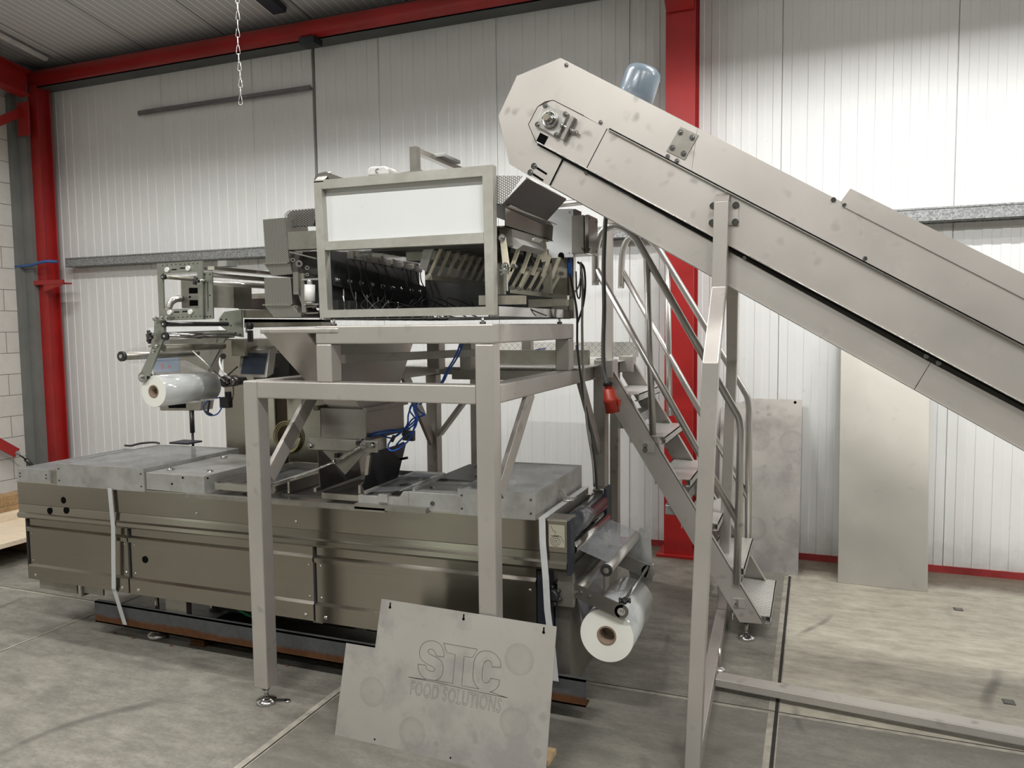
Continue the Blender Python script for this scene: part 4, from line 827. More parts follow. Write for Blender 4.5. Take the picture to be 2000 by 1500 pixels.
# leaf springs carrying the feeder pans
def links(px0, px1, Y, y_end, n, name):
    a, b = aY(*px0, Y), aY(*px1, Y)
    for k in range(n):
        y = Y+(y_end-Y)*k/(n-1); p, q = V((a.x, y, a.z)), V((b.x, y, b.z))
        o = MB().beam(p, q, .012, .012, Y1).build(name, CREAM, wg); 
        for e in (p, q): MB().cyl(e+V((0, -.010, 0)), e+V((0, .02, 0)), .010, 10).build('link_bolt', STD, o)
links((838, 540), (862, 484), 3.05, 3.82, 10, 'spring_link'); links((1000, 562), (1023, 520), 3.30, 3.85, 6, 'spring_link'); links((985, 560), (1004, 520), 3.12, 3.3, 2, 'spring_link')
a0, b0 = aY(997, 530, 3.12), aY(1014, 482, 3.12)
for k in range(5):
    y = 3.12+k*.14; MB().beam((a0.x, y, a0.z), (b0.x, y, b0.z), .016, .012, Y1).build('spring_link', CREAM, wg)
mb = MB(); x_, z_ = aY(838, 541, 3.05).x, aY(838, 541, 3.05).z; mb.box((x_-.02, 3.05, z_-.012), (x_+.012, 3.85, z_+.008)); mb.build('link_beam', STG, wg)
ypoly('spring_bracket', [(827, 486), (846, 486), (832, 530), (818, 524)], 3.03, .01, ALU, wg)
ypoly('feeder_arm', [(976, 463), (986, 463), (994, 521), (982, 522)], 2.99, .012, CREAM, wg)
for x, y in ((980, 465), (987, 520)): MB().bolt(aY(x, y, 2.99), -Y1, .011, .012).build('arm_bolt', CHR, wg)
ypoly('arm_post', [(983, 524), (989, 524), (990, 568), (984, 568)], 3.0, .015, BRL, wg); star_knob(aY(987, 530, 2.99), -Y1, .014, wg, CHR)
ypoly('arm_post', [(971, 514), (982, 514), (985, 575), (971, 575)], 3.02, .02, STD, wg)
ypoly('feeder_arm', [(1047, 461), (1064, 464), (1070, 510), (1058, 512)], 3.62, .012, CREAM, wg)
ypoly('arm_post', [(1059, 511), (1075, 514), (1077, 573), (1062, 573)], 3.64, .02, STG, wg)
ypoly('cross_block', [(935, 577), (1020, 577), (1020, 594), (935, 596)], 3.0, .05, STG, wg); ypoly('cross_block', [(1032, 585), (1105, 583), (1105, 597), (1032, 601)], 3.5, .05, STG, wg)
ypoly('slanting_bar', [(996, 563), (1108, 577), (1108, 585), (996, 572)], 3.3, .03, simple('polished_bar', (.5, .46, .43), .15, 1), wg)
# feeder trough and flared perforated guard
p1, p2 = aX(973, 398, -1.19), aX(1080, 441, -1.19); p3, p4 = aX(1078, 470, -1.19), aX(972, 438, -1.19)
p1.y = p4.y = 2.985; p1.z, p4.z = p1.z, p4.z
TRO = simple('polished_trough', (.58, .56, .53), .14, 1, .08, 5)
mb = MB(); mb.prism([p1, p2, p3, p4], (-.004, 0, 0)); mb.prism([p1, p2, p2+V((.02, 0, .006)), p1+V((.02, 0, .006))], (0, 0, -.003)); mb.box((-1.45, p1.y, p4.z), (-1.19, p2.y, p4.z+.005)); mb.prism([p2, p3, p3+V((-.26, 0, 0)), p2+V((-.26, 0, 0))], (0, .004, 0)); mb.build('feeder_trough', TRO, wg)
PF, PFA = perforated('perforated_guard', (.12, .11, .105), .007, hole=.3), perforated('perforated_mesh', (.34, .33, .31), .0105, True, hole=.36)
g1, g2, g3, g4 = aX(979, 400, -1.19), aX(1061, 437, -1.19), aX(1097, 385, -1.08), aX(1021, 344, -1.08)
g4 = V((g4.x, g1.y, g4.z)); g3 = V((g3.x, g2.y+.0, g3.z))
MB().prism([g1, g2, g3, g4], (.003, 0, -.003)).build('flared_guard', PF, wg)
mb = MB(); mb.tube([g4, g3], .004, 6); mb.tube([g2, g3], .003, 6); mb.build('guard_rim', STD, wg)
ypoly('guard_end', [(966, 343), (1021, 343.5), (980, 401), (967, 398)], 2.98, .003, PFA, wg); MB().prism([(-1.35, 2.98, 2.30), (-1.19, 2.98, 2.30), (-1.19, 3.55, 2.29), (-1.35, 3.55, 2.29)], (0, 0, .004)).build('trough_floor', DKM, wg)
ypoly('feeder_body', [(975, 442), (1000, 447), (1000, 480), (976, 474)], 3.05, .4, STD, wg); ypoly('feeder_body', [(1000, 462), (1022, 478), (1010, 487), (978, 478)], 3.06, .3, ALU, wg)
ypoly('deflector', [(1032, 466), (1046, 464), (1034, 476), (1028, 474)], 3.3, .1, WHT, wg)
# white control enclosure at the back right and its junction box
wb = ypoly('white_side_panel', [(1068, 408), (1119.5, 408), (1119.5, 502), (1050, 505), (1050, 430)], 3.86, .012, WPNL, wg)
for x, y in ((1112, 414), (1112, 494)): MB().lathe(aY(x, y, 3.86), -Y1, [(0, .004), (.002, .003)], 8).build('panel_screw', STD, wb)
p = aY(1096, 499, 3.858); MB().prism(arc(p, X1, Z1, .016, 0, math.pi, 8)+[p+V((-.016, 0, -.016)), p+V((.016, 0, -.016))], (0, -.002, 0)).build('cable_slot', DARKHOLE, wb)
mb = MB(); mb.box((-1.25, 3.872, 2.165), (-1.155, YB, 2.40)); mb.build('enclosure', STD, wg)
ju = MB(); J0, J1 = aY(1124, 424, 3.86), aY(1147, 497, 3.86); ju.box((-1.155, 3.80, J1.z), (J1.x, 3.97, J0.z)); jb = ju.build('junction_box', STD, wg, .003)
mb = MB(); mb.box((J1.x+.004, 3.80, J1.z), (J1.x+.026, 3.97, J0.z)); lid = mb.build('box_lid', simple('polished_lid', (.5, .45, .43), .13, 1, .05), jb, .003)
for y in (3.82, 3.95):
    for z in (J1.z+.02, J0.z-.02): MB().cyl((J1.x+.026, y, z), (J1.x+.031, y, z), .006, 12).build('lid_screw', CHR, lid)
MB().tube([aY(1120, 464, 3.84), aY(1141, 490, 3.79)], .003, 6).build('antenna_rod', DKM, wg)
# bucket row at the left with perforated sides
PB = perforated('dimpled_bucket_sheet', (.40, .385, .355), .0085, hole=.26, rough=.35)
def bucket(up, fl, y0, y1):
    mb = MB(); mb.prism([aY(x, y, y0) for x, y in up], (0, y1-y0, 0)); b_ = mb.build('discharge_bucket', PB, wg)
    mb = MB(); mb.prism([aY(x, y, y0+.004) for x, y in fl], (0, y1-y0-.01, 0)); mb.build('bucket_flap', PB, b_)
    mb = MB(); mb.beam(aY(up[2][0]-2, up[2][1], y0-.004), aY(up[3][0]-4, up[3][1], y0-.004), .012, .006); mb.build('bucket_lip', BRL, b_)
for k in range(5):
    y0 = 2.96+k*.19
    bucket([(513.6, 429), (556, 425), (565, 513.5), (519, 515)], [(516, 515), (566, 513), (571, 535), (532, 539)], y0, y0+.17)
    bucket([(515.5, 542), (567.7, 542.4), (571.5, 595.6), (518, 595.6)], [(516, 596), (573, 596), (589, 619), (535, 620)], y0, y0+.17)
pts = [aY(555, 420, 3.02), aY(560, 413, 3.02), aY(566, 410.5, 3.02), aY(616, 406, 3.02), aY(616, 428, 3.02), aY(611, 441, 3.02), aY(561, 442, 3.02)]
MB().prism(pts, (0, .003, 0)).build('mesh_screen', PFA, wg); MB().prism([p+V((0, .02, 0)) for p in pts], (0, .002, 0)).build('mesh_backing', DKM, wg)
ypoly('support_arm', [(561, 453), (618, 450), (620, 485.5), (562, 488)], 2.965, .05, STD, wg)
MB().box((LX0-.16, 3.05, 1.9), (LX0-.0, 3.9, 2.16)).build('actuator_housing', DKM, wg)
c0 = aY(605, 588, 2.955); c1 = aY(605, 556, 2.955); MB().lathe(c1, (c0-c1), [(0, .010), (.0, .024), ((c0-c1).length, .024)], 24).build('actuator_cylinder', WHT, wg)
mb = MB(); mb.cyl(c1, c1+V((0, 0, .025)), .012); mb.box((c1.x-.04, 2.95, c1.z+.02), (c1.x+.05, 2.97, c1.z+.028)); mb.build('actuator_mount', ALU, wg); mb = MB(); mb.cyl(c0, c0+V((0, 0, -.014)), .02); mb.box((c0.x-.03, 2.95, c0.z-.018), (c0.x+.05, 2.97, c0.z-.012)); mb.build('actuator_mount', ALU, wg)
ypoly('actuator_bracket', [(572, 532), (582, 531), (583, 575), (573, 575)], 2.95, .04, STD, wg); ypoly('actuator_bracket', [(583, 534), (593, 534), (598, 610), (590, 610)], 2.96, .01, STD, wg)
for k, (x, y, r) in enumerate(((584, 515, .016), (572, 508, .010), (600, 523, .010), (577, 600, .010), (590, 612, .008), (600, 536, .008), (612, 600, .007), (612, 560, .006))):
    MB().ring(aY(x, y, 2.97), aY(x, y, 2.99), r, r*.45, 18).build('linkage_roller', STD, wg)
for a_, b_ in (((566, 492), (618, 505)), ((575, 545), (596, 612)), ((572, 600), (588, 616)), ((596, 600), (620, 598)), ((590, 548), (618, 545)), ((598, 612), (622, 611))): MB().beam(aY(*a_, 2.965), aY(*b_, 2.965), .006, .006).build('linkage_rod', STD, wg)
# top fittings
ypoly('camera_dome', [(717, 343), (717, 331), (722, 325), (752, 323.5), (758, 329), (758, 341)], 2.99, .09, simple('grey_white_cover', (.62, .62, .60), .3, 0, .15, 20), wg, .008); MB().ring(aY(737.5, 334, 2.988), aY(737.5, 334, 2.99), .010, .007, 16).build('dome_knob', DKM, wg)
ypoly('camera_stand_foot', [(781, 337.5), (822, 331.5), (825, 334), (782, 340)], 2.98, .08, STD, wg); ypoly('camera_stand', [(799.5, 287), (813, 285), (814.5, 334), (801, 335)], 3.0, .035, STD, wg)
q = aY(806, 287, 3.0); MB().box((q.x-.016, 3.035, q.z-.022), (q.x+.016, 3.52, q.z-.0)).build('camera_stand_arm', BRL, wg); MB().box((q.x-.012, 3.22, q.z), (q.x+.04, 3.40, q.z+.016)).build('arm_clamp', ALU, wg, .003)
# ================================================================ chute under the weigher
chut = thing('product_chute', (-2.2, 3.4, 1.0), 'stainless funnel chute with swinging flaps hanging inside the steel stand', 'chute')
T1, T2 = aY(512, 650, 3.0), aY(598, 655, 3.0); T3 = aX(815, 660, T2.x); B1, B2 = aY(645, 796, 3.32), aY(708, 800, 3.32); B3 = V((B2.x, 3.62, B2.z)); T4 = V((T1.x, T3.y, T1.z)); B4 = V((B1.x, B3.y, B1.z))
T1.z = T2.z = T3.z = T4.z = 1.79
mb = MB()
for q4 in ((T1, T2, B2, B1), (T2, T3, B3, B2), (T4, T1, B1, B4), (T3, T4, B4, B3)):
    a, b, c_, d_ = q4; n = (b-a).cross(c_-a).normalized()*.003; mb.hexa([a-n, b-n, c_-n, d_-n, a+n, b+n, c_+n, d_+n])
mb.build('funnel', ST, chut)
mb = MB(); mb.tube([T1, T2], .008, 6); mb.build('funnel_rim', BRL, chut)
D1, D2 = aY(625, 797, 3.30), aY(714, 801, 3.30); dx0, dx1, dz1, dz0 = D1.x, D2.x, D1.z, aY(715, 857, 3.30).z; dy1 = 3.68
PD = perforated('dimpled_duct_sheet', (.40, .38, .35), .0075, hole=.22, rough=.4)
mb = MB(); mb.box((dx0, 3.30, dz0), (dx1, 3.303, dz1)); mb.box((dx0, dy1, dz0), (dx1, dy1+.003, dz1)); mb.box((dx0, 3.30, dz0), (dx0+.003, dy1, dz1)); mb.box((dx1-.003, 3.303, dz0), (dx1, dy1, dz1)); mb.build('duct', PD, chut)
for x in (dx0-.02, dx1+.003): MB().box((x-.008, 3.28, dz1-.012), (x+.018, dy1+.02, dz1+.012)).build('slide_rail', STD, chut, .003)
fp = ypoly('flap_carrier', [(602.5, 855.5), (738, 862.5), (738, 884.5), (602.5, 877.5)], 3.285, .006, STD, chut, .002)
for x in (608, 729):
    p = aY(x, 869, 3.285); MB().lathe(p, -Y1, [(0, .016), (.008, .016), (.012, .01), (.022, .009)], 18).build('pivot_bearing', CHR, fp); 
ypoly('splitter_plate', [(629.5, 880), (713, 884), (674, 927)], 3.288, .004, STD, chut)
def yq(x, y, Y): return aY(x, y, Y)
p_l = yq(611, 872, 3.29); mb = MB(); l0, l1 = yq(619, 880, 3.30), yq(625, 957, 3.30); mb.prism([l0, l1, l1+V((.015, .36, .01)), l0+V((0, .36, 0))], (.005, 0, 0)); mb.build('swing_flap', simple('dark_flap', (.13, .125, .12), .35, .7), chut)
r0, r1 = yq(723, 884, 3.30), yq(705, 960, 3.30); mb = MB(); mb.prism([r0, r1, r1+V((0, .36, 0)), r0+V((.0, .36, 0))], (.005, 0, 0)); mb.build('swing_flap', simple('dark_blue_grey_flap', (.10, .105, .115), .3, .6), chut)
ypoly('flap_edge', [(716, 890), (723, 889), (718, 928), (712, 928)], 3.292, .02, BRL, chut); ypoly('hinge_block', [(786, 842), (806, 842), (806, 862), (786, 860)], 3.66, .03, DKM, chut)
MB().box((dx1+.0, 3.29, dz0-.005), (dx1+.03, 3.7, dz0+.008)).build('rear_rail', DKM, chut)
for x, y in ((787, 897), (787, 948)): MB().tube([yq(x-6, y, 3.62), yq(x+9, y-3, 3.62)], .007, 8).build('flap_pin', BLK, chut)
ca, cb, cc, cd_ = yq(709, 870, 3.262), yq(656, 901, 3.262), yq(620, 916, 3.262), yq(472, 965, 3.262)
MB().tube([ca, cb], .0115, 16).build('air_cylinder', simple('cylinder_tube', (.40, .39, .36), .25, .9), chut); MB().tube([cb, cc, cd_], .0055, 10).build('piston_rod', CHR, chut); MB().tube([cb, cb.lerp(cc, .1)], .014, 12).build('cylinder_cap', CHR, chut); MB().bolt(ca, -Y1, .012, .012).build('cylinder_pivot', CHR, chut)
MB().box((ca.x-.01, 3.262, ca.z-.01), (ca.x+.01, 3.287, ca.z+.01)).build('cylinder_pivot', CHR, chut)
# short levers that the rod pushes
MB().box((l1.x-.006, 3.255, l1.z-.0), (l1.x+.01, 3.30, l1.z+.02)).build('rod_clevis', CHR, chut)
hz = thing('blue_air_tubes', (-1.95, 3.4, 1.2), 'tangle of thin blue air tubes hanging beside the chute', 'tubes')
def c5(x, y): return (580+x*.15, 780+y*.15)
runs = [[(1540, 45), (1530, 150), (1560, 260), (1470, 370), (1300, 410), (1080, 450), (900, 490), (780, 600), (650, 700), (530, 740)],
        [(1570, 40), (1520, 120), (1550, 250), (1440, 360), (1380, 400), (1200, 400), (1000, 440), (860, 520), (800, 580)],
        [(1500, 60), (1450, 200), (1440, 320), (1380, 400), (1280, 480), (1200, 570), (1190, 640), (1240, 670), (1330, 640), (1430, 560), (1500, 460), (1530, 350), (1570, 270), (1540, 130), (1560, 50)],
        [(1670, 200), (1580, 230), (1500, 260), (1420, 370), (1280, 490), (1200, 500), (1090, 460)], [(1670, 200), (1600, 160), (1550, 80), (1560, 10)],
        [(1490, 70), (1470, 150), (1560, 290), (1500, 420), (1400, 480), (1290, 600), (1390, 560)]]
for k, r_ in enumerate(runs):
    MB().tube(smooth_path([aY(*c5(x, y), 3.33+.012*k+.05*(y < 300)) for x, y in r_], 5), .0042, 7).build('blue_tube', BLU, hz)
for x, y in ((1250, 510), (1400, 430)): a = aY(*c5(x, y), 3.33); MB().tube([a+V((-.008, 0, -.014)), a+V((.008, 0, .014))], .010, 8).build('cable_tie', BLK, hz)
for k in range(2): MB().tube(smooth_path([aY(908+5*k, 640, 3.2), aY(892+5*k, 690, 3.2), aY(872+4*k, 725, 3.22), aY(858+3*k, 752, 3.25), aY(820, 790, 3.35)], 5), .0042, 7).build('blue_tube', BLU, hz)
for x, y in ((658, 892), (700, 868)): a = aY(x, y, 3.27); MB().box((a.x-.009, 3.26, a.z-.004), (a.x+.009, 3.28, a.z+.018)).build('tube_fitting', BLK, hz)
# ================================================================ film unwinder at the left, mounted on the machine
un = thing('film_unwinder', (-3.2, 3.6, 1.0), 'stainless top film unwinder with rollers and slotted plate above the packing machine', 'film unwinder')
PLT = simple('olive_stainless_plate', (.33, .34, .30), .4, .75, .12, 12)
LY = 3.22
def yplate(name, outer, inner, Y, t, mat, par):
    for a in range(4): 
        b = (a+1) % 4; ypoly(name, [outer[a], outer[b], inner[b], inner[a]], Y, t, mat, par) if False else None
    mb = MB()
    for a in range(4):
        b = (a+1) % 4; mb.prism([aY(*q, Y) for q in (outer[a], outer[b], inner[b], inner[a])], (0, t, 0))
    return mb.build(name, mat, par)
sp_ = yplate('slotted_plate', [(306, 515), (395, 509.5), (396.5, 624), (311, 626.5)], [(317.5, 534), (385, 530), (387.5, 602.5), (320, 604)], LY, .010, PLT, un)
sp2 = yplate('slotted_plate', [(395.5, 532.5), (414, 531), (416.5, 622.5), (397.5, 624)], [(404, 550), (406.5, 550), (408, 608), (405.5, 608)], LY+.012, .008, PLT, un)
for x, y in ((328, 527), (369, 524), (333, 610), (373.5, 609)):
    MB().cyl(aY(x, y, LY), aY(x, y, LY)+V((0, -.012, 0)), .013, 20).build('white_cap', WHT, sp_); p = aY(x+(12 if x in (328, 333) else -12), y-.5, LY); MB().box((p.x-.018, LY-.001, p.z-.003), (p.x+.018, LY, p.z+.003)).build('slot', DARKHOLE, sp_)
for k in range(9):
    for y, off in ((518.5, 0), (621.5, 5)): p = aY(318+off+k*8.5, y-k*.5, LY); MB().cyl(p, p+V((0, -.001, 0)), .003, 8).build('hole', DARKHOLE, sp_)
for x, y in ((400, 536), (410, 536), (400, 618), (405, 618.5), (411, 618), (410, 577)): p = aY(x, y, LY+.012); MB().cyl(p, p+V((0, -.001, 0)), .004, 8).build('hole', DARKHOLE, sp2)
star_knob(aY(386, 549, 3.19), (-.3, -1, .1), .016, un); MB().tube([aY(388, 549, 3.19), aY(402, 548, 3.24)], .009, 10).build('knob_shaft', CHR, un)
def yrod(name, px, Y0, Y1_, r, mat, end=None):
    a = aY(*px, Y0); o = MB().cyl(a, V((a.x, Y1_, a.z)), r, 22).build(name, mat, un)
    if end: MB().cyl(a+V((0, -.012, 0)), a+V((0, .004, 0)), r*1.25, 20).build('roller_end_cap', BLK, o); MB().cyl(a+V((0, -.015, 0)), a+V((0, -.012, 0)), r*.5, 12).build('roller_pin', CHR, o)
    return o
yrod('cross_tube', (402, 536.5), LY+.02, 3.98, .0125, TUBE); yrod('cross_tube', (413, 552), LY+.02, 3.98, .0145, TUBE); yrod('cross_tube', (321, 541), LY+.0, 3.5, .011, STG, 1)
a = aY(398, 524, LY+.02); box('cross_profile', (a.x, LY+.02, a.z-.010), (a.x+.07, 3.98, a.z+.008), BRL, un); a = aY(398, 519, LY+.03); box('clamp_block', (a.x+.03, 3.32, a.z-.0), (a.x+.09, 3.4, a.z+.03), ALU, un)
yrod('guide_roller', (322, 633), LY, 3.70, .013, DKM, 1); yrod('guide_roller', (324, 657), LY, 3.74, .0175, CHR, 1); yrod('guide_roller', (320, 680), LY+.02, 3.70, .020, STG, None); yrod('outboard_roller', (239.5, 696), LY, 3.78, .0225, STD, 1)
ypoly('arm_top_plate', [(297, 621), (331, 619), (331, 625), (299, 627)], LY-.02, .04, PLT, un)
ypoly('hanger_arm', [(301, 626), (319, 626), (320, 665), (300, 667)], LY-.004, .02, PLT, un)
ra_ = ypoly('reel_arm', [(304, 664), (319, 663), (290, 735), (273, 731)], LY-.02, .012, PLT, un); p = aY(277.5, 737, LY-.02); MB().cyl(p, p+V((0, .012, 0)), .028, 20).build('arm_eye', PLT, ra_); MB().bolt(p, -Y1, .012, .01).build('arm_bolt', CHR, ra_)
p = aY(286, 735, LY-.01); MB().cyl(p, p+V((0, .03, 0)), .016, 14).build('stop_roller', BLK, ra_)
for x, y in ((305, 621), (316, 621), (326, 621), (305.5, 631), (300, 686), (305, 676)): MB().bolt(aY(x, y, LY-.022), -Y1, .006, .006).build('arm_bolt', CHR, ra_)
star_knob(aY(299, 658, LY-.03), (-.6, -1, 0), .026, un); MB().tube([aY(291, 676, LY-.03), aY(308, 675, LY-.03)], .005, 8).build('stop_pin', BRL, un)
ypoly('reel_arm', [(434, 652), (445, 652), (407, 723), (397, 723)], 3.70, .012, PLT, un)
gp = ypoly('gusset_plate', [(427.5, 622.5), (437.5, 609), (471, 604.5), (474, 659), (457, 656), (429, 636)], 3.74, .012, PLT, un)
for x, y in ((432, 624), (442, 624), (451, 636), (460, 650), (469, 654), (456, 654)): p = aY(x, y, 3.74); MB().cyl(p, p+V((0, -.001, 0)), .005, 8).build('hole', DARKHOLE, gp)
ab = ypoly('support_beam', [(474, 605), (628, 606), (628, 621), (475, 621)], 3.76, .10, STG, un); ypoly('beam_slot', [(477, 623), (628, 624), (628, 629), (477, 630)], 3.765, .09, DARKHOLE, un); ypoly('beam_flange', [(477, 630), (628, 629), (628, 637), (477, 640)], 3.76, .10, STG, un)
# camera / printer boxes between the plates
cb_ = ypoly('printer_head', [(353, 541), (386, 538), (387, 602), (355, 602)], 3.42, .12, STD, un)
for q in ([(369, 562), (386, 562), (386, 573), (369, 573.5)], [(370, 586), (386, 586), (386, 597), (370, 597.5)]): ypoly('window', q, 3.418, .002, DARKHOLE, cb_)
p = aY(370.5, 580, 3.418); MB().cyl(p, p+V((0, .002, 0)), .006, 12).build('button', DARKHOLE, cb_)
ypoly('printer_head', [(416, 556), (456, 556), (457, 602), (417, 601)], 3.5, .15, STD, un); ypoly('motor_cover', [(465, 583), (514, 583), (514, 605), (466, 604)], 3.80, .15, simple('dark_brown_cover', (.035, .022, .02), .4), un)
ypoly('rear_tube_plate', [(457, 575), (515, 573), (515, 583), (457, 582)], 3.95, .02, STD, un)
MB().tube(smooth_path([aY(329, 603, 3.35), aY(333, 592, 3.36), aY(342, 585, 3.38), aY(354, 583, 3.42)], 6), .019, 14).build('elbow_pipe', TUBE, un)
MB().tube([aY(372, 682, 3.6), aY(443, 748, 3.72)], .006, 8).build('tie_rod', BRL, un)
MB().box((-3.30, 3.755, 1.64), (-3.20, 4.06, 1.74)).build('back_bracket', STG, un)
mb = MB(); p = aY(442, 745, 3.74); mb.cyl(p+V((0, -.02, 0)), p+V((0, .08, 0)), .035, 18); mb.cyl(p+V((.05, .0, 0)), p+V((.05, .1, 0)), .025, 16); mb.build('brake_hub', DKM, un); mb = MB(); mb.ring(p+V((.035, -.03, .0)), p+V((.035, -.015, 0)), .024, .012, 20); mb.ring(p+V((.06, -.03, -.0)), p+V((.06, -.015, 0)), .02, .01, 20); mb.build('brake_hub', CHR, un)
vb = MB(); a, b = aY(428, 776, 3.74), aY(455, 796, 3.78); vb.box(a, b); vb.cyl(aY(445, 765, 3.76), aY(447, 785, 3.76), .02); vb.build('valve_block', BLK, un, .003)
MB().tube(smooth_path([aY(430, 776, 3.72), aY(410, 781, 3.72), (aY(397, 795, 3.72)), aY(406, 810, 3.72), aY(422, 810, 3.72), aY(431, 800, 3.72), aY(432, 794, 3.72)], 6), .0042, 7).build('blue_tube', BLU, un)
MB().tube([aY(410, 778, 3.72), aY(406, 806, 3.72)], .006, 7).build('black_fitting', BLK, un); MB().tube([aY(401, 803, 3.72), aY(414, 811, 3.72)], .008, 7).build('black_fitting', BLK, un)
MB().tube(smooth_path([aY(436, 696, 3.85), aY(430, 701, 3.84), aY(430, 714, 3.8), aY(436, 727, 3.78), aY(443, 733, 3.76)], 5), .006, 8).build('white_hose', WHT, un); MB().cyl(aY(436, 696, 3.83), aY(436, 696, 3.9), .018, 16).build('hose_gland', CHR, un)
MB().tube(smooth_path([aY(464, 716, 3.85), aY(452, 726, 3.8), aY(441, 738, 3.78)], 4), .005, 6).build('black_cable', BLK, un); MB().tube(smooth_path([aY(452, 735, 3.8), aY(456, 765, 3.8), aY(452, 785, 3.8), aY(443, 794, 3.78)], 5), .004, 6).build('grey_cable', STG, un)
mb = MB(); k1, k2 = aY(488, 637, 3.6), aY(488, 640, 3.6); mb.lathe(k1, Z1, [(-.02, .005), (-.016, .018), (0, .022), (.016, .018), (.02, .005)], 16); mb.build('ball_knob', BLK, un); MB().box(aY(482, 645, 3.66), aY(496, 668, 3.69)).build('clamp_body', BLK, un, .005); MB().tube([aY(481, 634, 3.7), aY(481, 650, 3.7)], .006).build('lever', CHR, un)
# reel
ra0 = aY(300.5, 764.5, LY+.0); RB = .0875
reel = thing('film_reel', (ra0.x, 3.44, ra0.z-RB), 'smaller reel of clear film hanging under the unwinder above the machine', 'film roll')
MB().ring((ra0.x, LY, ra0.z), (ra0.x, 3.64, ra0.z), RB, .036, 48).build('film_winding', ROLL, reel); MB().ring((ra0.x, LY-.0015, ra0.z), (ra0.x, LY+.0002, ra0.z), RB-.001, .035, 48).build('reel_end_face', ROLLEND, reel); MB().ring((ra0.x, LY-.004, ra0.z), (ra0.x, 3.645, ra0.z), .0355, .029, 32).build('cardboard_core', CARD, reel); MB().cyl((ra0.x, 3.38, ra0.z), (ra0.x, 3.40, ra0.z), .028, 20).build('core_plug', STG, reel)
r4 = aY(239.5, 696, LY+.04); r2 = aY(324, 657, LY+.04); mb = MB(); mb.prism([r4+V((-.012, 0, .018)), r2+V((-.02, 0, .02)), r2+V((-.02, .42, .02)), r4+V((-.012, .42, .018))], (0, 0, .001)); mb.prism([r4+V((0, 0, -.023)), (ra0.x+RB*.6, LY+.04, ra0.z+RB*.8), (ra0.x+RB*.6, 3.62, ra0.z+RB*.8), r4+V((0, .42, -.023))], (0, 0, .001))
mb.build('film_web', clear('thin_film_web', (.6, .62, .63), .12, .1), reel)
# ================================================================ control cabinet, screen, console
cab = thing('control_cabinet', (-3.3, 4.2, 0), 'brushed stainless cabinet standing behind the packing machine', 'cabinet')
CYB = 4.06
a, b = aY(433, 660, CYB), aY(533, 660, CYB); box('cabinet_body', (a.x, CYB, .10), (b.x, 4.45, 1.74), BR, cab, .01); a2, b2 = aY(556, 690, CYB), aY(795, 690, CYB); box('cabinet_body', (a2.x, CYB, .10), (b2.x-.35, 4.40, 1.70), BR, cab, .01)
box('plinth', (a.x+.05, CYB+.05, 0), (b2.x-.4, 4.35, .10), DKM, cab); box('rear_cover', (b.x-.02, 4.38, .10), (a2.x+.02, 4.40, .9), STD, cab)
mb = MB(); c = aY(562, 855, CYB-.012)
for k in range(3): mb.tube(arc(c+V((0, -.006*k, .003*k)), X1, Z1, .085+.008*k, 0, 2*math.pi, 28), .0045, 6)
tg = tag(mb.build('coiled_hose', simple('brass_coloured_hose', (.30, .26, .13), .35, .3)), 'coiled olive hose hung on the front of the brushed cabinet', 'hose')
hm = MB(); HO = [(471, 682), (527, 682.5), (520, 738), (464, 736)]; ho = [aY(HO[0][0], HO[0][1], 3.80), aY(HO[1][0], HO[1][1], 3.80), aY(HO[2][0], HO[2][1], 3.74), aY(HO[3][0], HO[3][1], 3.74)]
hm.prism(ho, (.015, .05, .02)); hmo = hm.build('screen_housing', STD, cab, .003); so = [aY(477, 689, 3.788), aY(521.5, 689.5, 3.788), aY(515, 731, 3.742), aY(469.5, 729, 3.742)]
hn = (ho[1]-ho[0]).cross(ho[2]-ho[0]).normalized(); hn = hn if hn.y < 0 else -hn
so = [p + hn*0.003 + (ho[0]-p).dot(hn)*hn for p in so]; MB().prism(so, hn*.001).build('touch_screen', SCREEN, hmo)
mb = MB(); mb.beam(aY(505, 735, 3.85), aY(505, 735, 4.06), .06, .05); mb.build('screen_arm', STD, cab); box('switch_box', aY(528, 690, 3.95), aY(566, 738, 4.06), DKM, cab); MB().cyl(aY(541, 725, 3.95), aY(541, 725, 3.92), .022, 18).build('rotary_knob', BLK, cab)
con = thing('operator_console', (-4.3, 4.35, 0), 'operator console with a lit touch screen on a thin black pole behind the film reel', 'console')
KY = 4.3
cbx = ypoly('console_body', [(292, 643), (424, 640), (426, 655), (402, 738), (392, 802), (313, 802), (300, 740)], KY, .12, WHT if False else STD, con, .004)
SCR, N_, L_, P_ = newmat('console_screen'); P_.inputs['Base Color'].default_value = (.05, .07, .10, 1); P_.inputs['Emission Color'].default_value = (.22, .30, .40, 1); P_.inputs['Emission Strength'].default_value = .25; P_.inputs['Roughness'].default_value = .15
ypoly('touch_screen', [(300, 699), (348.5, 698), (349.5, 725.5), (299, 727)], KY-.004, .004, SCR, con)
ic = MB(); ICR = simple('screen_icon_red', (.4, .06, .05), .4); 
for x, y in ((316, 712), (317, 718), (331, 716)): ypoly('icon', [(x-2.5, y-2), (x+2.5, y-2), (x+2.5, y+2.5), (x-2.5, y+2.5)], KY-.0055, .001, ICR, con)
ypoly('console_hood', [(290, 640), (426, 637), (428, 645), (290, 650)], KY-.16, .28, WPNL, con); ypoly('lower_display', [(327, 790), (362, 787), (362, 797), (330, 797)], KY-.004, .004, DARKHOLE, con)
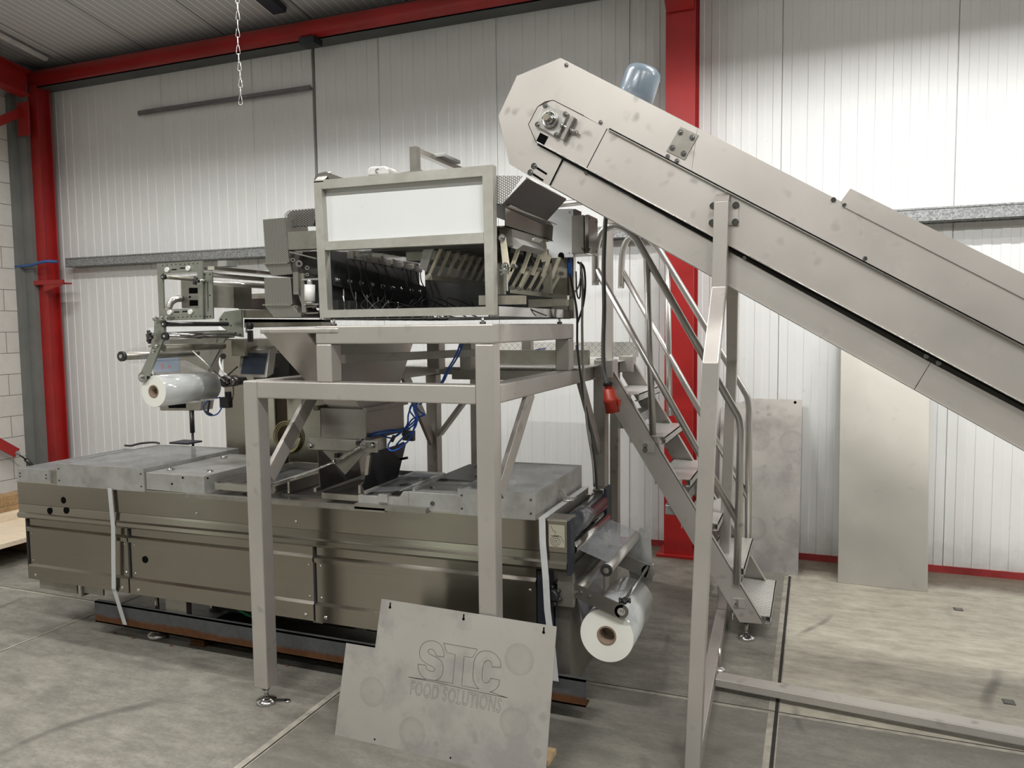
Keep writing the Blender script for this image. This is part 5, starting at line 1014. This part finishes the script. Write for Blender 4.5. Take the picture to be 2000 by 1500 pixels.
p = aY(375, 820, KY+.02); MB().cyl((p.x, p.y, 1.06), (p.x, p.y, aY(375, 800, KY).z), .017, 14).build('pole_sleeve', DKM, con); MB().cyl((p.x, p.y, .02), (p.x, p.y, 1.1), .009, 12).build('pole', BLK, con); MB().lathe((p.x, p.y, 0), Z1, [(0, .22), (.02, .22), (.03, .04)], 32).build('pole_foot', BLK, con)
q = aY(362, 864, KY-.02); MB().box((q.x-.09, KY-.08, q.z-.006), (q.x+.08, KY+.06, q.z+.006)).build('tray_bracket', NAVY, con)
tag(MB().tube(smooth_path([aY(244, 870, 3.97), aY(256, 870.5, 3.97), aY(275, 866, 3.97), aY(300, 864, 4.0), aY(312, 866, 4.02)], 5), .007, 8).build('loose_cable', BLK), 'short black loose cable lying on the rear edge of the big left cover', 'cable')
# ================================================================ cables and plug at the right
cbn = thing('power_cable', aY(1181, 430, 4.30), 'thick grey power cable hanging from the conveyor with a red industrial plug', 'cable')
cbl = MB().tube(smooth_path([aY(1185, 415, 4.3), aY(1182, 440, 4.3), aY(1179, 520, 4.3), aY(1180, 600, 4.3), aY(1178, 680, 4.3), aY(1180, 725, 4.28), aY(1187, 752, 4.25)], 6), .0125, 10).build('cable', simple('grey_rubber_cable', (.10, .10, .095), .5), cbn)
pa_, pb_ = aY(1188, 753, 4.25), aY(1197, 806, 4.25); d = pb_-pa_; l_ = d.length
plg = MB().lathe(pa_, d, [(0, .022), (.02, .026), (.022, .034), (l_*.45, .038), (l_*.47, .044), (l_*.62, .044), (l_*.64, .040), (l_, .040), (l_, .03)], 20).build('plug', REDP, cbn)
MB().lathe(pa_-d.normalized()*.002, -d, [(0, .03), (.0, .031), (.02, .026), (.025, .014)], 16).build('cable_gland', BLK, plg); MB().box(pb_+V((.03, -.015, .04)), pb_+V((.045, .015, .08))).build('plug_latch', REDP, plg, .003)
cc_ = thing('signal_cable_bundle', (-1.1, 3.9, 1.2), 'loose black and grey cables hanging down behind the weighing machine corner', 'cables')
for pts, r, mt in (([(1111, 503), (1113, 530), (1114, 540)], .008, BLU), ([(1114, 538), (1119, 565), (1127, 612), (1128, 680), (1138, 760), (1155, 850), (1164, 920), (1166, 955)], .006, BLK),
                   ([(1134, 512), (1138, 560), (1137, 640), (1140, 740), (1147, 830), (1158, 900), (1161, 950)], .007, STD), ([(1128, 512), (1140, 522), (1143, 560), (1138, 600), (1128, 630)], .006, BLK),
                   ([(1125, 530), (1127, 575), (1133, 578), (1134, 520)], .004, BLK), ([(1136, 525), (1130, 560), (1115, 575), (1098, 583), (1080, 578), (1066, 565), (1050, 530), (1030, 485), (1014, 462)], .0045, STG)):
    MB().tube(smooth_path([aY(x, y, 3.90 if y > 500 else 3.5) for x, y in pts], 5), r, 8).build('cable', mt, cc_)
# platform guard rail seen behind
gpst = aY(1190, 560, 5.0); MB().box((gpst.x-.022, 4.98, 1.57), (gpst.x+.022, 5.02, 2.58)).build('guard_post', ST, plat); MB().tube([aY(1060, 403, 5.0), aY(1193, 388, 5.0)], .021, 12).build('guard_rail', TUBE, plat)
bl = MB(); q1 = aY(980, 693, 4.33)
bl.prism([aY(975, 692, 4.5), aY(1030, 686, 4.5), aY(1056, 680, 4.5), aY(1045, 694, 4.5), aY(1000, 697, 4.5)], (0, .12, .0)); tag(bl.build('folded_blue_sheet', simple('blue_sheet', (.04, .08, .30), .4)), 'folded blue plastic sheet lying on the walkway deck', 'plastic sheet')
bl = MB(); a, b = aY(1124, 674, 4.3), aY(1136, 694, 4.42); bl.box((a.x, 4.3, 1.573), (b.x, 4.36, a.z)); tag(bl.build('blue_carton', simple('blue_carton', (.03, .07, .26), .5), bevel=.003), 'small blue box standing on the deck by the stand corner', 'box')
# ================================================================ leaning sheets
def lean_sheet(name, px, z0=0, top_y=6.18, t=.003, mat=None, label='', cat='metal sheet', hb=None):
    A, B = aZ(*px[2], z0), aZ(*px[3], z0)
    Tt = aY(*px[0], top_y); n = (B-A).cross(Tt-A).normalized(); n = n if n.y > 0 else -n
    pts = [aP(*q, A, n) for q in px]
    return pts, n, tag(MB().prism(pts, n*t).build(name, mat), label, cat)
import mathutils
pl = [(1812, 700), (1641, 655), (1636, 1138), (1812, 1157)]
A_, B_ = aZ(1636, 1138, 0), aZ(1812, 1157, 0); xm = 1.95
t1, t2 = V((A_.x+.0, 6.14, xm)), V((B_.x+.02, 6.14, xm)); nb = (B_-A_).cross(t1-A_).normalized(); nb = nb if nb.y > 0 else -nb
o = MB().prism([A_, B_, t2, t1], nb*.022).build('wide_steel_panel', steel('satin_door_panel', (.52, .50, .45), .45, .4, .25), bevel=.003); tag(o, 'tall plain stainless panel leaning on the white wall at the right', 'metal panel')
qa, qb, qc, qd = (1470, 778), (1566, 781), (1558.5, 1125), (1420, 1106)
A_, B_ = aZ(1420, 1106, 0), aZ(1558.5, 1125, 0); Tt = aY(1566, 781, 6.15); n_ = (B_-A_).cross(Tt-A_).normalized(); n_ = n_ if n_.y > 0 else -n_
ps = [aP(*q, A_, n_) for q in ((1408, 776), (1566, 781), (1558.5, 1125), (1402, 1104))]
cen = [(1481, 858), (1546, 863), (1473, 1032), (1537, 1034)]; org = V((sum(p.x for p in ps)/8+sum((p+n_*.004).x for p in ps)/8, 0, 0))
def leanpanel(name, ps, n_, t, cen, rr, label, base):
    org = ps[0]*0; allp = ps+[p+n_*t for p in ps]; org = V((sum(p.x for p in allp)/len(allp), sum(p.y for p in allp)/len(allp), min(p.z for p in allp)))
    ring = [tuple(aP(x, y, ps[0], n_)-org) for x, y in cen]
    return tag(MB().prism(ps, n_*t).build(name, steel(name+'_steel', (.47, .45, .415), .45, .5, 1.5, ring, rr)), label, 'metal sheet'), org
o, og = leanpanel('leaning_steel_sheet', ps, n_, .004, cen, .085, 'stainless sheet with round suction marks leaning on the wall behind the staircase', 0)
p = aP(1553, 786, ps[0], n_)-n_*.001; MB().cyl(p, p-n_*.001, .011, 14).build('hanging_hole', DARKHOLE, o)
# the engraved sign sheet
S1, S2, S3 = aZ(654, 1435, 0), aZ(1064, 1532, 0), aY(960, 1200, 2.872); sn = (S2-S1).cross(S3-S1).normalized(); sn = sn if sn.y > 0 else -sn
def sp(x, y, off=0): return aP(x, y, S1, sn)-sn*off
so_px = [(745, 1169.5), (1087, 1223.8), (1064, 1532), (654, 1435), (676, 1256), (732.5, 1265.5)]
sps = [sp(*q) for q in so_px]
cen5 = [(1014, 1288), (1004, 1413), (727, 1351), (805, 1431)]
sg, og = leanpanel('engraved_sign_sheet', sps, sn, .003, cen5, .062, 'stainless sheet engraved with company lettering leaning on the stand leg', 0)
for x, y in ((762, 1184), (905.5, 1207), (1062, 1233)):
    a = sp(x, y, .0006); w_ = (sps[1]-sps[0]).normalized(); u_ = w_.cross(sn); u_ = u_ if u_.z > 0 else -u_
    mb = MB(); mb.cyl(a-u_*.004, a-u_*.004-sn*.0006, .0062, 18); mb.prism([a+w_*.003, a+w_*.003+u_*.014, a-w_*.003+u_*.014, a-w_*.003], -sn*.0006); mb.cyl(a+u_*.014, a+u_*.014-sn*.0006, .003, 12); mb.build('keyhole', DARKHOLE, sg)
for x, y in ((732, 1444), (880, 1480)): a = sp(x, y, .0006); MB().cyl(a, a-sn*.0006, .004, 14).build('round_hole', DARKHOLE, sg)
ENG = simple('engraved_line', (.12, .11, .10), .6, .3)
def C5(x, y): return (640+x/4, 1150+y/4)
def eng(pts, close=False, sm=False, name='engraved_logo'):
    P_ = [sp(*C5(*q), .0002) for q in pts]
    if sm: P_ = smooth_path(P_, 5)
    if close: P_.append(P_[0])
    MB().tube(P_, .0011, 5).build(name, ENG, sg)
# S
eng([(908, 530), (905, 490), (890, 450), (850, 412), (805, 402), (760, 412), (728, 445), (718, 490), (725, 535), (760, 590), (815, 640), (832, 622), (815, 590), (770, 598)], False, True) if False else None
eng([(908, 530), (908, 495), (896, 458), (865, 422), (815, 405), (765, 415), (730, 450), (718, 500), (728, 545), (765, 580), (815, 605), (836, 625), (826, 645), (796, 640), (772, 622), (768, 598)], sm=True)
eng([(768, 598), (706, 588)]); eng([(706, 588), (710, 630), (728, 672), (768, 707)], sm=True); eng([(768, 707), (632, 690), (838, 716)])
eng([(838, 716), (875, 700), (895, 665), (902, 620), (893, 575), (860, 540), (815, 518), (785, 495), (795, 473), (820, 474), (842, 498), (848, 524)], sm=True); eng([(848, 524), (908, 532)])
# T
eng([(905, 424), (1170, 472), (1132, 536), (1066, 528), (1047, 755), (1182, 782)]); eng([(905, 424), (915, 450), (922, 475), (933, 498), (998, 514), (976, 739), (838, 716)])
# C
eng([(1182, 782), (1152, 745), (1135, 690), (1140, 600), (1155, 535), (1190, 495), (1240, 484), (1295, 500), (1335, 540), (1352, 580), (1352, 615)], sm=True); eng([(1352, 615), (1283, 608)])
eng([(1283, 608), (1278, 575), (1255, 560), (1228, 572), (1214, 610), (1206, 680), (1215, 725), (1240, 735), (1262, 722), (1274, 698)], sm=True); eng([(1274, 698), (1342, 712)]); eng([(1342, 712), (1335, 755), (1305, 790), (1268, 805)], sm=True); eng([(1268, 805), (1408, 852), (1182, 806), (838, 728), (632, 690)])
# FOOD SOLUTIONS: outlined condensed letters laid in the sheet
fa, fb, fc = sp(*C5(642, 820)), sp(*C5(1350, 968)), sp(*C5(655, 722))
cu = bpy.data.curves.new('lettering', 'FONT'); cu.body = 'FOOD SOLUTIONS'; cu.size = 1; cu.fill_mode = 'NONE'; cu.bevel_depth = .008; cu.bevel_resolution = 1; cu.resolution_u = 4; cu.space_character = 1.12
to = bpy.data.objects.new('lettering_src', cu); C.objects.link(to); bpy.context.view_layer.update()
me = bpy.data.meshes.new_from_object(to.evaluated_get(bpy.context.evaluated_depsgraph_get())); bpy.data.objects.remove(to)
xx = [v.co.x for v in me.vertices]; yy = [v.co.y for v in me.vertices]; x0, x1, y0, y1 = min(xx), max(xx), min(yy), max(yy)
L0 = V(sg['_o']); ex, ey = fb-fa, fc-fa
for v in me.vertices:
    a = (v.co.x-x0)/(x1-x0); b = (v.co.y-y0)/(y1-y0); v.co = fa+ex*a+ey*(b*1.12-.04)-sn*(.0002+v.co.z*.07) - L0
me.materials.clear(); me.materials.append(ENG); lo = bpy.data.objects.new('engraved_lettering', me); C.objects.link(lo); lo.parent = sg; lo['_o'] = sg['_o']
bb = [aP(*q, S1+V((0, .06, 0)), sn) for q in ((1040, 1300), (1080, 1290), (1089.5, 1368), (1080, 1370))]
b1, b2, b3, b4 = V((-1.05, 2.875, .01)), aZ(1080, 1369, .10), aY(1089, 1370, 2.99), 0
rs = [aY(1071, 1262, 3.10), aY(1079, 1270, 3.10), aY(1090, 1370, 3.05), aY(1079, 1369, 3.05)]
# timber offcut under the sign sheet corner
wcut = MB(); q = aZ(1069, 1496, .0); wcut.box((q.x-.05, q.y+.0, 0), (q.x+.006, q.y+.10, .022)); tag(wcut.build('wood_offcut', simple('pale_wood', (.50, .36, .2), .7, 0, .2, 20)), 'small pale wood offcut on the floor at the sign sheet corner', 'wood')
# ================================================================ timber at the left wall, debris
zt = .20; fA, fB, bA = aZ(0, 1064, zt), aZ(47.6, 1049, zt), aZ(0, 1016.6, zt); X_f, X_b = fA.x, bA.x
tag(MB().box((X_b, 3.0, zt-.035), (X_f, 5.75, zt)).build('plywood_sheet', PLY), 'pale plywood sheet lying on bearers by the blockwork wall', 'board')
for y, w_ in ((3.3, 'nearest the camera'), (4.4, 'in the middle'), (5.5, 'nearest the ribbed wall')): tag(MB().box((X_b+.05, y-.05, 0), (X_f-.25, y+.05, zt-.035)).build('timber_bearer', WOOD), 'timber bearer under the plywood sheet by the left wall, '+w_, 'timber', 'bearers under the plywood')
for k, (x0, w_, z0, h_, m_, lb) in enumerate(((X_b-.02, .10, zt, .06, PLY, 'light timber batten lying on the back of the plywood sheet'), (X_b-.16, .16, 0.0, .30, WOOD, 'dark rough timber beam against the blockwork wall, lower of two'), (X_b-.18, .16, .30, .09, WOOD, 'dark rough timber beam against the blockwork wall, upper of two'))):
    tag(MB().box((x0-(0 if k else -.02), 3.0, z0), (x0+w_-(.0), 5.8, z0+h_)).build('timber_beam', m_, bevel=.004), lb, 'timber')
rd_ = random.Random(11)
def scrap(px, py, s, col, lab, nm='paper_scrap'):
    p = aZ(px, py, 0); mb = MB(); pts = [p+V((s*math.cos(a)*rd_.uniform(.5, 1), s*math.sin(a)*rd_.uniform(.5, 1), .003+rd_.random()*.004)) for a in [k*1.05 for k in range(6)]]; pts = [V((q.x, q.y, max(.002, q.z))) for q in pts]
    mb.prism(pts, (0, 0, .0015)); tag(mb.build(nm, col), lab, 'debris')
scrap(1274, 1104, .02, WHT, 'crumpled white paper scrap on the floor behind the film reel')
LEAF = simple('dry_leaf', (.14, .05, .03), .8)
for x, y, lab in ((225, 1237, 'dark leaf scrap on the floor, leftmost of the row in front of the machine'), (261, 1247, 'small reddish leaf scrap just left of the front machine foot'), (334, 1262, 'reddish leaf scrap on the floor right of the front machine foot'), (372, 1262, 'brown leaf scrap, third from the machine foot toward the stand leg'), (562, 1301, 'pale brown scrap on the floor right of the left stand leg')): scrap(x, y, .014, LEAF, lab, 'leaf_scrap')
for x, y, lab in ((1873, 1190, 'small dark square anchor plate in the floor right of the leaning panel'), (1972, 1371, 'small dark square anchor mark in the floor near the conveyor rail')):
    p = aZ(x, y, 0); o = MB().box((p.x-.03, p.y-.03, .0), (p.x+.02, p.y+.02, .003)).build('floor_anchor', DKM); tag(o, lab, 'anchor')
    MB().box((p.x-.022, p.y-.022, .003), (p.x+.012, p.y+.012, .004)).build('anchor_centre', simple('anchor_fill', (.17, .16, .14), .8), o)
